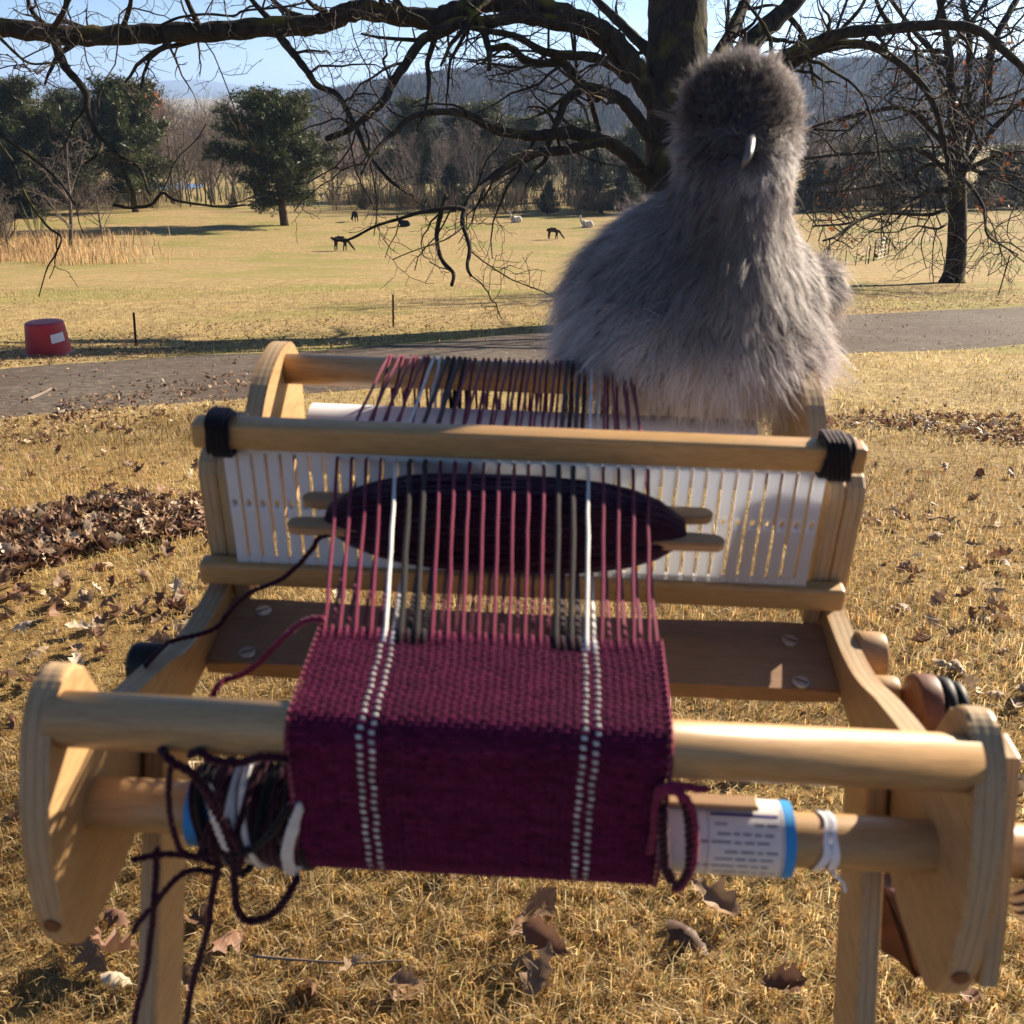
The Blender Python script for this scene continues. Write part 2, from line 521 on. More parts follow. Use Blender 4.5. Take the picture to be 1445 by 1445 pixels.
# ------------------------------------------------------------------ road
def road():
    near = [hit(*p) for p in [(-330, 668), (-150, 628), (0, 596), (120, 583), (250, 572), (400, 562), (600, 549), (800, 534), (1000, 518), (1200, 502), (1445, 489), (1650, 478)]]
    far = [hit(*p) for p in [(-330, 560), (-150, 535), (0, 521), (120, 512), (250, 503), (400, 497), (600, 482), (800, 467), (1000, 454), (1200, 443), (1445, 431), (1650, 424)]]
    a, b = spline(near, 10), spline(far, 10)
    d0, d1 = a[0] - a[1], a[-1] - a[-2]
    e0, e1 = b[0] - b[1], b[-1] - b[-2]
    a = np.concatenate([[a[0] + d0 * 60], [a[0] + d0 * 20], a, [a[-1] + d1 * 30], [a[-1] + d1 * 120]])
    b = np.concatenate([[b[0] + e0 * 60], [b[0] + e0 * 20], b, [b[-1] + e1 * 30], [b[-1] + e1 * 120]])
    K = 15
    s = np.linspace(0, 1, K)[None, :, None]
    P = a[:, None, :] * (1 - s) + b[:, None, :] * s
    j = rng.normal(0, .05, (len(a), 2)); P[:, 0, 1] += j[:, 0]; P[:, -1, 1] += j[:, 1]
    P[..., 2] = gz(P[..., 0], P[..., 1]) + .025
    P[:, 0, 2] -= .05; P[:, -1, 2] -= .05
    n, m = P.shape[:2]; idx = np.arange(n * m).reshape(n, m)
    q = np.stack([idx[:-1, :-1], idx[1:, :-1], idx[1:, 1:], idx[:-1, 1:]], -1).reshape(-1, 4)
    t = NT('worn_asphalt'); v = t.coord()
    f = t.noise(v, 11, 9, .78); g = t.noise(v, .7, 6, .65, .5); h = t.noise(v, 160, 3)
    c = t.ramp(f, [(.3, (.035, .028, .022)), (.5, (.095, .077, .060)), (.68, (.21, .172, .138))])
    c = t.mix(t.ramp(g, [(.42, (0, 0, 0)), (.66, (.7, .7, .7))]), c, (.075, .048, .034))
    vo = t.new('ShaderNodeTexVoronoi', feature='DISTANCE_TO_EDGE'); t.l(v, vo.inputs['Vector']); vo.inputs['Scale'].default_value = .55
    cr = t.ramp(vo.outputs['Distance'], [(.0, (.5, .5, .5)), (.007, (0, 0, 0))])
    c = t.mix(cr, c, (.03, .025, .022))
    t.base(c, .9, .15); t.bump(h, .5, .01)
    tag(part('road', P.reshape(-1, 3), q, t.m, None, True), kind='structure')
    return a, b
ROAD_NEAR, ROAD_FAR = road()
def on_road(x, y):
    yn = np.interp(x, ROAD_NEAR[:, 0], ROAD_NEAR[:, 1]); yf = np.interp(x, ROAD_FAR[:, 0], ROAD_FAR[:, 1])
    j = .10 * np.sin(x * 3.7) + .07 * np.sin(x * 9.1 + 1) + .05 * np.sin(x * 23)
    return (y > yn + .10 + j) & (y < yf - .15 + 2 * j)

# ------------------------------------------------------------------ the loom
W2, T = .2128, .0145
loom = thing('rigid_heddle_loom', 'pale birch plywood and dowel tabletop loom on its wooden stand', 'loom', (0, .2, -.12), loom=True)

PROF = [(-.0335, -.121), (-.041, -.100), (-.040, -.072), (-.034, -.042), (-.024, -.018), (-.012, .003), (0, .0135), (.014, .0185), (.026, .0125),
        (.033, -.004), (.042, -.027), (.064, -.0425), (.09, -.0515), (.12, -.062), (.15, -.0745), (.18, -.0815), (.215, -.084), (.25, -.082),
        (.29, -.068), (.325, -.038), (.355, -.011), (.385, .009), (.42, .019), (.452, .019), (.476, .009), (.486, -.014), (.487, -.05), (.482, -.09), (.474, -.121)]
BOT = [(.425, -.1235), (.40, -.122), (.37, -.112), (.30, -.108), (.20, -.108), (.12, -.108), (.06, -.112), (.035, -.121), (.025, -.1238), (-.02, -.1238)]
prof = smooth_closed(PROF + BOT, 4)
for s in (-1, 1):
    a, b = sorted((s * W2, s * (W2 + T)))
    sp = bm_part('side_panel', prism_bm(prof, a, b, .0025), [M_face, M_edge], loom)
    bm_part('bolt_hole', cyl_bm((s * (W2 + T / 2), -.0425, -.097), (s * (W2 + T / 2), -.030, -.097), .0042, 14), M_brown, sp)
    # heddle block: two thicknesses of ply standing behind the heddle
    a, b = sorted((s * .2, s * (W2 - .0003)))
    bp = [(.2435, -.100), (.2435, .004), (.247, .012), (.255, .0165), (.268, .0165), (.272, .0295), (.29, .0295), (.295, .02), (.30, -.02), (.305, -.100)]
    blk = bm_part('heddle_block', prism_bm(bp, a, b, .002), [M_face, M_edge], loom)
    a, b = sorted((s * (W2 - .0001), s * (W2 + T - .001)))
    bm_part('block_cheek', prism_bm([(p[0] + .0015, p[1] - .002) for p in bp], a, b, .0015), [M_face, M_edge], blk)

bm_part('front_beam', cyl_bm((-W2 - .004, 0, 0), (W2 + .004, 0, 0), .0135, 40), M_dowel, loom, True)
bm_part('back_beam', cyl_bm((-W2 - .004, .4416, 0), (W2 + .004, .4416, 0), .0128, 40), M_dowel, loom, True)
cb = bm_part('cloth_beam', cyl_bm((-W2 - .004, .008, -.064), (W2 + .075, .008, -.064), .0135, 40, bev=.002), M_dowel, loom, True)
bm_part('screw', cyl_bm((.2405, -.007, -.0665), (.2405, -.003, -.0655), .0042, 14, bev=.001), M_steel, cb)
bm_part('warp_beam', cyl_bm((-W2 - .004, .432, -.066), (W2 + .05, .432, -.066), .0135, 40), M_dowel, loom, True)
# lower stretcher under the cloth beam
bm_part('stretcher', box_bm((-W2 + .0005, .026, -.1005), (W2 - .0005, .040, -.0845), .002), M_dowel, loom)
bm_part('stretcher', box_bm((-W2 + .0005, .455, -.1005), (W2 - .0005, .469, -.0845), .002), M_dowel, loom)

# cross board with its four screws
def brace():
    pr = []
    for k in range(13):
        u = -W2 + .0004 + k * (2 * W2 - .0008) / 12
        b = math.sin(k / 12 * math.pi)
        pr.append((u, .1745 - .0 * b, .2435 - .006 * b))
    bm = bmesh.new(); rows = []
    for u, v0, v1 in pr:
        rows.append([bm.verts.new((u, v, w)) for v, w in ((v0, -.103), (v1, -.0975), (v1, -.109), (v0, -.1145))])
    for a, b in zip(rows, rows[1:]):
        for i in range(4): bm.faces.new((a[i], a[(i + 1) % 4], b[(i + 1) % 4], b[i]))
    bm.faces.new(rows[0]); bm.faces.new(rows[-1])
    bmesh.ops.bevel(bm, geom=[e for e in bm.edges if abs((e.verts[0].co - e.verts[1].co).normalized().x) > .9], offset=.002, segments=2, affect='EDGES')
    br = bm_part('cross_board', bm, M_brace, loom)
    for x, y in ((372, 864), (348, 917), (1115, 905), (1131, 958)):
        p = at_w(x, y, -.0995)
        w = -.103 + (p[1] - .1745) / .069 * .0055
        b = cyl_bm((p[0], p[1], w - .001), (p[0], p[1], w + .0014), .0058, 20, bev=.0006)
        sc = bm_part('screw', b, M_steel, br)
        d = .6 if x < 700 else -.5
        bs = box_bm((-.0048, -.0005, 0), (.0048, .0005, .0003), 0)
        bmesh.ops.rotate(bs, verts=bs.verts, matrix=Matrix.Rotation(d, 3, 'Z')); bmesh.ops.translate(bs, verts=bs.verts, vec=(p[0], p[1], w + .0014))
        bm_part('slot', bs, M_black, sc)
brace()

# legs of the stand: ply planks leaning towards the camera, feet on the lawn
WU = LM.T @ np.array([0, 0, 1.0])           # world up in the loom frame
def to_ground(p, d):
    p = np.asarray(p, float); t = 0
    for _ in range(400):
        q = l2w(p + d * t)
        if q[2] <= gz(q[0], q[1]): break
        t += .003
    return p + d * t
def leg(s, v0, w0, d, mname='leg', top=.05, width=.043, uin=.1995):
    d = np.array([0, d[0], d[1]]); d /= np.linalg.norm(d)
    n = np.array([0, -d[2], d[1]]); n *= np.sign(n[1])
    c = np.array([0, v0, w0]); st = c - d * top
    en = to_ground(np.array([s * uin, c[1], c[2]]), d) + d * .01; en[0] = 0
    h = width / 2
    pr = [(st + n * h)[1:], (st - n * h)[1:], (en - n * h)[1:], (en + n * h)[1:]]
    a, b = sorted((s * (uin - .0), s * (uin + .0125)))
    lg = bm_part(mname, prism_bm(pr, a, b, .0022), [M_face, M_edge], loom)
    return en
LEGU = .1985
fl = []
for s in (-1, 1):
    fl.append(leg(s, .062, -.13, (-.48, -.88), top=.055, uin=LEGU))
# fittings outside the right panel
def peg(p, r, u0, u1, m, name='peg', bev=.002, parent=loom):
    return bm_part(name, cyl_bm((u0, p[0], p[1]), (u1, p[0], p[1]), r, 28, bev=bev), m, parent, True)
peg((.205, -.096), .0165, W2 + T, W2 + T + .019, M_face)
peg((.168, -.099), .0125, W2 + T, W2 + T + .019, M_face)
kn = peg((.143, -.088), .0215, W2 + T + .019, W2 + T + .033, M_brown, 'stand_knob')
peg((.143, -.088), .0205, W2 + T + .0332, W2 + T + .042, M_black, 'washer', .003, kn)
peg((.143, -.090), .0195, W2 + T + .0422, W2 + T + .05, M_black, 'knob_cap', .003, kn)
peg((.143, -.098), .008, W2 + T, W2 + T + .019, M_steel, 'bolt')
kn2 = peg((.150, -.088), .0145, -W2 - T - .024, -W2 - T - .0005, M_black, 'stand_knob', .004)
# pawl paddle on the right
pad = [(.022, -.000), (.004, .001), (-.03, -.075), (-.041, -.104), (-.028, -.112), (-.013, -.082)]
bm_part('pawl', prism_bm(pad, W2 + T + .003, W2 + T + .013, .0015), [M_bar, M_edge], loom)

# ------------------------------------------------------------------ rigid heddle
HU = -.004
hed = thing('rigid_heddle', 'white slotted weaving reed between two wooden bars, black cord at its ends', 'heddle', (HU, .2344, -.078), loom=True)
def tb():
    # top bar: rounded long edges
    bm = box_bm((-.2195, .2262, .0310), (.2155, .2434, .0490), .0026, 3)
    return bm
bm_part('top_bar', tb(), M_bar, hed, True)
bm_part('bottom_bar', box_bm((-.2295, .2275, -.0775), (.2215, .2420, -.0600), .003, 3), M_bar, hed, True)
NS = 41; PITCHU = .00972
def slat_mesh():
    hw, th = .00355, .0016
    V, q, t = [], [], []
    n = 16
    for y in (-th, th):
        V += [(hw, y, -.0065), (-hw, y, -.0065), (-hw, y, -.0185), (hw, y, -.0185)]
        V += [(.0018 * math.cos(a), y, -.0125 + .0032 * math.sin(a)) for a in np.arange(8) * math.pi / 4 + math.pi / 8]
        V += [(-hw, y, -.0655), (hw, y, -.0655), (hw, y, .0335), (-hw, y, .0335)]
    for b in (0, n):
        h = lambda k: b + 4 + k % 8
        fq = [(b + 3, b, h(0), h(7)), (b, b + 1, h(2), h(1)), (b + 1, b + 2, h(4), h(3)), (b + 2, b + 3, h(6), h(5)), (b + 1, b, b + 14, b + 15), (b + 12, b + 13, b + 3, b + 2)]
        ft = [(b, h(1), h(0)), (b + 1, h(3), h(2)), (b + 2, h(5), h(4)), (b + 3, h(7), h(6))]
        q += fq; t += ft
    for k in range(8): q.append((4 + k, 4 + (k + 1) % 8, n + 4 + (k + 1) % 8, n + 4 + k))
    for a, b in ((12, 2), (2, 1), (1, 15), (13, 3), (3, 0), (0, 14)): q.append((a, b, n + b, n + a))
    return np.array(V, float), [np.array(q), np.array(t)]
sv, sf = slat_mesh()
sme = np_mesh('slat', sv, sf, M_slat)
for k in range(NS):
    o = bpy.data.objects.new('slat', sme); link(o, hed)
    o.location = Vector((HU + (k - (NS - 1) / 2) * PITCHU, .2344, 0)) - Vector(off(hed).tolist())
# solid plastic rails the slats run into
bm_part('rail', box_bm((-.2, .2332, -.0655), (.194, .2357, -.0555), 0), M_slat, hed)
bm_part('rail', box_bm((-.2, .2332, .0262), (.194, .2357, .0340), 0), M_slat, hed)
def cord(u0, u1, turns, skew):
    n = turns * 26
    P, hw, hh, cw = [], .0108, .0118, .0401
    for i in range(n + 1):
        a = i / 26 * 2 * math.pi
        c, s_ = math.cos(a), math.sin(a)
        k = 1 / max(abs(c), abs(s_)) ** .75
        P.append((u0 + (u1 - u0) * i / n + skew * s_ * .4, .2343 + hw * c * k, cw + hh * s_ * k))
    return pt_tube(P, .0019, 8)
for (u0, u1, tn, sk) in ((-.2085, -.194, 6, .004), (.188, .2055, 6, .006)):
    a = cord(u0, u1, tn, sk); b = cord(u0 + .002, u1 - .001, tn - 1, -sk); b[0][:, 1:] = (b[0][:, 1:] - [.2343, .0401]) * 1.12 + [.2343, .0401]
    V, Fs = merge([a, b]); part('cord_winding', V, Fs, Y_cord, hed, True)

# ------------------------------------------------------------------ weaving: warp, cloth, tails
weav = thing('weaving', 'maroon woollen cloth with two dotted white stripes and its stretched warp threads', 'weaving', (-.012, 0, -.06), loom=True)
SEQ = ['m'] * 8 + ['w'] * 2 + ['k'] * 4 + ['m'] * 16 + ['k'] * 4 + ['w'] * 2 + ['m'] * 8
NW = len(SEQ)
YM = {'m': Y_warp, 'w': Y_white, 'k': Y_black}
U_FELL = np.linspace(-.0985, .0735, NW)
U_BACK = np.array([at_v(x / 3.44 + 520, 508, .4416)[0] for x in
    [95, 108, 150, 170, 210, 230, 268, 288, 315, 350, 382, 410, 440, 468, 490, 515, 555, 580, 615, 640, 680, 705, 735, 757, 788, 815, 847, 870, 910, 932, 967, 995, 1027, 1055, 1086, 1125, 1150, 1163, 1182, 1202, 1230, 1246, 1262, 1280]])
def slot_u(k): return HU + (k + .5 - (NS - 1) / 2) * PITCHU
S0 = 7
SH_C, SH_A, SH_V, SH_W = -.0125, .1155, .033, .0275      # the yarn pack on the shuttle
def pack_h(u):
    t = (u - SH_C) / SH_A
    return SH_W * max(0, 1 - abs(t) ** 2.9) ** .55 if abs(t) < 1 else 0
for i, c in enumerate(SEQ):
    up = i % 2 == 0
    r = {'m': .00112, 'w': .0012, 'k': .0017}[c]
    uh = HU + (S0 + (i + 1) / 2 + (0 if up else 0) - (NS - 1) / 2) * PITCHU + (0 if not up else 0)
    k = i // 2
    uh = slot_u(S0 + k) if up else HU + (S0 + k + 1 - (NS - 1) / 2) * PITCHU
    uf, ub = U_FELL[i], U_BACK[i]
    um = uf + (uh - uf) * .75
    hgt = pack_h(um)
    if up:
        pts = [(uf, .052, .0142), (uf, .062, .0148)]
        if hgt > .010: pts += [(um - (uh - uf) * .12, .172, max(.018, hgt * .93 + .0015)), (um + (uh - uf) * .05, .2, max(.02, hgt + .002))]
        pts += [(uh, .230, .0248), (uh, .2344, .0252), (uh, .239, .025)]
        wt = .0128 + .0016
    else:
        pts = [(uf, .052, .0142), (uf, .062, .0142)]
        if hgt > .008: pts += [(um, .195, min(-.006, -hgt - .001))]
        pts += [(uh, .2305, -.0125), (uh, .2344, -.0125), (uh, .239, -.0122)]
        wt = .0128 + .0016
    # over the back beam and down to the warp roll
    for a in np.linspace(100, -35, 8):
        pts.append((ub, .4416 + (wt) * math.cos(R(a)), wt * math.sin(R(a))))
    ue = ub + rng.normal(0, .0012)
    pts += [(ue, .451, -.035), (ue, .4535, -.062)]
    P = np.array(pts)
    dense = [P[0]]
    for a, b in zip(P, P[1:]):
        n = max(1, int(np.linalg.norm(b - a) / .02)); dense += [a + (b - a) * (j + 1) / n for j in range(n)]
    P = np.array(dense); P[1:-1] += rng.normal(0, .00018, (len(P) - 2, 3))
    V, Fs = pt_tube(P, r * (1 + rng.normal(0, .06, len(P))), 7)
    part('warp_thread', V, Fs, YM[c], weav, True)

# cloth: plain weave, every crossing its own small pillow
def cloth():
    Rb, Rr = .0152, .0250
    path = [(.0635, .0146), (.03, .0148), (0, .0150)]
    path = list(spline(path, 8))
    for a in np.linspace(84, 2, 14): path.append(np.array((Rb * math.cos(R(180 - a)), Rb * math.sin(R(a)))))
    cv, cw = .008, -.064
    path.append(np.array((-.0155, -.03)))
    for a in np.linspace(178, 360, 26): path.append(np.array((cv + Rr * math.cos(R(a)), cw + Rr * math.sin(R(a)))))
    path = np.array(path)
    seg = np.r_[0, np.cumsum(np.linalg.norm(np.diff(path, axis=0), axis=1))]
    rows = int(seg[-1] / .00225)
    s = np.linspace(0, seg[-1], rows * 1 + 1)
    pv, pwv = np.interp(s, seg, path[:, 0]), np.interp(s, seg, path[:, 1])
    c = np.stack([pv, pwv], 1); t = np.gradient(c, axis=0); t /= np.linalg.norm(t, axis=1, keepdims=True)
    nrm = np.stack([t[:, 1], -t[:, 0]], 1)                 # outward
    nrm *= np.sign((nrm[0] @ [0, 1]))
    CM = {'m': np.array([.088, .0095, .036]), 'w': np.array([.56, .53, .49]), 'k': np.array([.028, .018, .022])}
    wd_ = np.array([1.5 if c_ == 'w' else 1.0 for c_ in SEQ]); ue = -.100 + .1745 * np.r_[0, np.cumsum(wd_)] / wd_.sum()
    # pillow template in (a along weft, b along warp) with height
    A = np.linspace(-1, 1, 5)
    ga, gb = np.meshgrid(A, A, indexing='ij')
    hgt = np.clip(1 - ga ** 2 * .9, 0, 1) ** .5 * np.clip(1 - gb ** 2 * .9, 0, 1) ** .5
    idx = np.arange(25).reshape(5, 5)
    tq = np.stack([idx[:-1, :-1], idx[1:, :-1], idx[1:, 1:], idx[:-1, 1:]], -1).reshape(-1, 4)
    Vs, Cs, Fs, b = [], [], [], 0
    for j in range(rows):
        sj = (j + .5) / rows * (len(s) - 1); j0 = int(sj)
        cc, nn, tt = (c[j0] + c[j0 + 1]) / 2, nrm[j0], t[j0]
        sh = .0007 * math.sin(j * .09) + .0003 * math.sin(j * .7)
        draw = 1 + .012 * math.sin(j * .05 + 1)
        tone = 1 + .18 * math.sin(j * .9) * rng.random() + rng.normal(0, .08)
        for i in range(NW):
            over = (i + j) % 2 == 0
            u = (ue[i] + ue[i + 1]) / 2 * draw + sh + rng.normal(0, .00015)
            du, dv = (ue[i + 1] - ue[i]) / 2, .00225 / 2
            if over: ku, kv, hh = (.46 if SEQ[i] == 'w' else .66), .92, .00095
            else: ku, kv, hh = 1.42, .98, .0011
            col = CM[SEQ[i]] if over else CM['m'] * tone
            if over and SEQ[i] == 'k': col = CM['k'] * .25 + CM['m'] * .6
            col = col * (1 + rng.normal(0, .17))
            lo = ga * du * ku; la = gb * dv * kv
            slant = .25 * la * (1 if over else 0)
            P = np.empty((25, 3))
            P[:, 0] = (u + lo + slant).ravel()
            off_ = (hgt * hh - .0004).ravel()
            P[:, 1] = (cc[0] + tt[0] * la.ravel() + nn[0] * off_); P[:, 2] = (cc[1] + tt[1] * la.ravel() + nn[1] * off_)
            Vs.append(P); Cs.append(np.clip(np.tile(col, (25, 1)), .003, .9)); Fs.append(tq + b); b += 25
    # ground sheet behind the pillows so no light leaks between them
    K = len(s)
    uu = np.array([ue[0] + .0006, ue[-1] - .0006])
    base = np.stack([np.stack([np.full(K, u), c[:, 0] - nrm[:, 0] * .0005, c[:, 1] - nrm[:, 1] * .0005], 1) for u in uu], 1).reshape(-1, 3)
    gi = np.arange(2 * K).reshape(K, 2) + b
    gq = np.stack([gi[:-1, 0], gi[:-1, 1], gi[1:, 1], gi[1:, 0]], -1)
    Vs.append(base); Cs.append(np.tile(CM['m'] * .35, (2 * K, 1))); Fs.append(gq)
    part('cloth', np.concatenate(Vs), np.concatenate(Fs), M_cloth, weav, True, np.concatenate(Cs))
    # selvedges: weft turning round the outermost warp
    for e, u in ((0, ue[0]), (1, ue[-1])):
        P = []
        for j in range(rows * 2):
            j0 = min(int(j / 2), K - 1)
            P.append((u + (1 if e else -1) * (.0006 + .0009 * (j % 2)), c[j0, 0] + nrm[j0, 0] * .0004 * (1 if j % 4 < 2 else -1), c[j0, 1] + nrm[j0, 1] * .0005 * (1 if j % 4 < 2 else -1)))
        V, Fs2 = pt_tube(np.array(P), .00095, 6); part('selvedge', V, Fs2, Y_maroon, weav, True)
    # loose end of cloth rolled inside: end spiral
cloth()

def yarn(name, pix, r, m, parent, S=8, n=7, wob=.0004):
    """a yarn through photo points, each with its own v (distance along the loom)"""
    P = spline([at_v(x, y, v) for x, y, v in pix], n)
    P[1:-1] += rng.normal(0, wob * .4, (len(P) - 2, 3))
    # two twisted plies
    T_ = np.gradient(P, axis=0); T_ /= np.linalg.norm(T_, axis=1, keepdims=True) + 1e-9
    L = np.r_[0, np.cumsum(np.linalg.norm(np.diff(P, axis=0), axis=1))]
    m_ = max(12, int(L[-1] / .0011)); s = np.linspace(0, L[-1], m_)
    Q = np.stack([np.interp(s, L, P[:, k]) for k in range(3)], 1)
    T_ = np.gradient(Q, axis=0); T_ /= np.linalg.norm(T_, axis=1, keepdims=True) + 1e-9
    A = np.cross(T_, [0.2, .3, 1]); A /= np.linalg.norm(A, axis=1, keepdims=True) + 1e-9; B = np.cross(T_, A)
    out = []
    for ph in (0, math.pi):
        a = s / .0085 * 2 * math.pi + ph
        out.append(pt_tube(Q + (A * np.cos(a)[:, None] + B * np.sin(a)[:, None]) * r * .34, r * .74, S))
    V, Fs = merge(out)
    return part(name, V, Fs, m, parent, True)

# knotted warp ends on the left of the cloth beam
def wraps():
    k = 0
    for i in range(34):
        u = -.1500 + i * .0016 + rng.normal(0, .0012); r = .0208 + rng.random() * .0055
        if u > -.099: break
        n = 30; sk = rng.normal(0, .007); P = []
        a0, a1 = (-20, 215) if rng.random() < .7 else (-60, 300)
        for a in np.linspace(a0, a1, n):
            rr = r * (1 + .05 * math.sin(R(a * 2) + i))
            P.append((u + sk * math.sin(R(a - 90)), .008 - rr * math.cos(R(a - 90)), -.064 + rr * math.sin(R(a - 90)) ))
        c = Y_white if i in (7, 13, 14) else (Y_black if i % 4 == 0 else Y_dark)
        V, Fs = pt_tube(np.array(P), .0015 + rng.random() * .0006, 7); part('yarn_end', V, Fs, c, weav, True)
    def cp(pts): return [(200 + x / 3.568, 1040 + y / 3.568, v) for x, y, v in pts]
    f = -.020
    for pts, r, m in (
        ([(95, 55, -.013), (150, 120, f), (260, 190, f), (360, 320, f), (430, 500, f), (470, 640, f)], .0022, Y_dark),
        ([(150, 130, f), (135, 250, f), (145, 400, f), (190, 560, f), (265, 600, f), (370, 590, f)], .0016, Y_dark),
        ([(390, 640, f), (250, 603, f), (130, 590, -.022), (40, 600, -.024), (-50, 620, -.028)], .0017, Y_dark),
        ([(400, 690, f), (250, 672, f), (150, 735, -.024), (60, 850, -.028), (-20, 935, -.03), (-40, 985, -.03)], .0017, Y_dark),
        ([(78, 560, f), (64, 800, -.026), (45, 1000, -.03), (20, 1200, -.034), (-20, 1340, -.036), (-50, 1500, -.04)], .0018, Y_dark),
        ([(385, 650, f), (345, 860, -.026), (335, 960, -.028), (280, 1150, -.03), (245, 1300, -.032), (215, 1480, -.036)], .0019, Y_dark),
        ([(462, 640, f), (475, 840, -.024), (530, 922, -.025), (650, 895, -.025), (735, 800, -.024), (785, 700, -.018)], .0022, Y_dark),
        ([(800, 330, -.016), (750, 450, -.019), (718, 580, -.02), (735, 680, -.018), (800, 650, -.012)], .0013, Y_white),
        ([(802, 345, -.016), (762, 450, -.0195), (735, 580, -.0205), (752, 672, -.018), (790, 690, -.014)], .0013, Y_white),
        ([(804, 360, -.016), (776, 470, -.019), (752, 580, -.02), (768, 660, -.018), (830, 640, -.012)], .0013, Y_white),
        ([(790, 340, -.017), (738, 470, -.020), (712, 600, -.02), (745, 690, -.016)], .0012, Y_white),
        ([(330, 250, -.017), (370, 420, f), (430, 560, f)], .0022, Y_white),
        ([(560, 640, -.012), (500, 690, -.019), (470, 640, f), (430, 600, f), (560, 560, f), (660, 470, f), (740, 350, -.017)], .0021, Y_black),
        ([(480, 690, f), (500, 600, f), (460, 500, f), (380, 400, f), (310, 250, -.018)], .0020, Y_dark),
        ([(240, 90, -.014), (300, 75, -.016), (350, 110, -.017), (480, 130, -.017), (600, 100, -.017), (740, 110, -.016)], .0021, Y_dark)):
        yarn('yarn_end', cp(pts), r, m, weav)
    # right hand end: maroon loop and a pink tail
    def cq(pts): return [(920 + x / 4.817, 1090 + y / 4.817, v) for x, y, v in pts]
    for pts, r, m in (
        ([(30, 130, -.018), (110, 90, -.02), (220, 95, -.02), (300, 110, -.019), (380, 115, -.017)], .0020, Y_maroon),
        ([(40, 160, -.018), (120, 120, -.021), (200, 150, -.023), (265, 250, -.024), (290, 400, -.0245), (280, 600, -.024), (210, 760, -.02), (150, 790, -.017)], .0022, Y_maroon),
        ([(150, 110, -.02), (215, 190, -.0235), (245, 320, -.0245), (255, 520, -.0245), (235, 700, -.022), (160, 780, -.018)], .0022, Y_dark),
        ([(60, 110, -.018), (25, 230, -.019), (15, 400, -.019), (-15, 540, -.018)], .0020, Y_maroon),
        ([(70, 240, -.020), (75, 420, -.021), (95, 640, -.021), (130, 740, -.019)], .0026, Y_dark)):
        yarn('yarn_end', cq(pts), r, m, weav)
wraps()

# paper wrapped on the cloth beam
def ring_strip(u0, u1, r, a0, a1, cv, cw, n=36, du=0):
    A = np.linspace(R(a0), R(a1), n)
    V = [];
    for u in (u0, u1):
        for k, a in enumerate(A):
            V.append((u, cv + r * math.cos(a), cw + r * math.sin(a)))
    i = np.arange(n - 1)
    return np.array(V), np.stack([i, i + 1, n + i + 1, n + i], -1)
pap = thing('paper_sleeve', 'white printed paper sleeve with blue ends rolled round the lower front dowel', 'paper', (0, .008, -.085), loom=True)
V1 = ring_strip(-.1450, .1370, .0188, 40, 398, .008, -.064, 50)
V2 = ring_strip(-.1450, .1370, .0184, 40, 398, .008, -.064, 50)
part('sheet', *merge([V1, (V2[0], V2[1][:, ::-1])]), M_paper, pap, True)
for a, b in ((-.1600, -.1450), (.1372, .1425)):
    part('blue_border', *merge([ring_strip(a, b, .0188, 40, 398, .008, -.064, 50), ring_strip(a, b, .0184, 40, 398, .008, -.064, 50)]), M_blue, pap, True)
def prints():
    lst = []
    def dash(u0, u1, a, h): lst.append(ring_strip(u0, u1, .01895, a - h, a + h, .008, -.064, 3))
    # each line: a short code at the left and words set to the right, seen back to front through the sheet
    for k, (a, l, w) in enumerate([(116, .103, .010), (130, 0, .022), (142, .103, .032), (156, 0, .022), (168, .103, .022), (181, .103, .035), (196, .103, .024), (214, 0, .018)]):
        if l: dash(l, l + .006, a, 1.5)
        u = .1335 - (k % 3) * .002; e = u - w
        while u > e:
            d = .0022 + rng.random() * .0045; dash(u - d, u, a + rng.normal(0, .25), 1.7 + rng.random() * .6); u -= d + .0013
    V, Fs = merge(lst); part('printed_text', V, Fs, M_ink, pap)
    V, Fs = merge([ring_strip(.101, .1345, .01895, 98, 103, .008, -.064, 4)]); part('printed_rule', V, Fs, M_navy, pap)
    fr = [ring_strip(.0995, .0999, .01894, 85, 240, .008, -.064, 20), ring_strip(.1358, .1362, .01894, 85, 240, .008, -.064, 20)]
    V, Fs = merge(fr); part('printed_frame', V, Fs, M_ink, pap)
prints()
ap = bm_part('apron_stick', box_bm((-.15, .006, -.0445), (.125, .014, -.0412), .001), M_stick)
ap.matrix_world = Matrix([list(LM[i]) + [LO[i]] for i in range(3)] + [[0, 0, 0, 1]])
tag(ap, 'thin brown wooden stick lying on top of the printed paper sleeve', 'stick')
tie = thing('plastic_tie', 'clear white plastic strip tied in two turns round the bare dowel right of the paper', 'tie', (.157, .008, -.08), loom=True)
for du, sk in ((.003, .003), (.0085, -.001)):
    A = np.linspace(0, 2 * math.pi, 40); wv = .0022
    V, f = [], []
    for u in (-wv, wv):
        for a in A: V.append((.154 + du + u + sk * math.sin(a) + .0006 * math.sin(5 * a), .008 + .0146 * math.cos(a), -.064 + .0146 * math.sin(a)))
    i = np.arange(39); part('strip', np.array(V), np.stack([i, i + 1, 41 + i, 40 + i], -1), M_tie, tie, True)
V, Fs = pt_tube(spline([at_v(x, y, v) for x, y, v in ((1176, 1232, -.0055), (1184, 1240, -.006), (1190, 1246, -.006), (1193, 1258, -.006))], 5), .0011, 6)
part('loose_end', V, Fs, M_tie, tie, True)
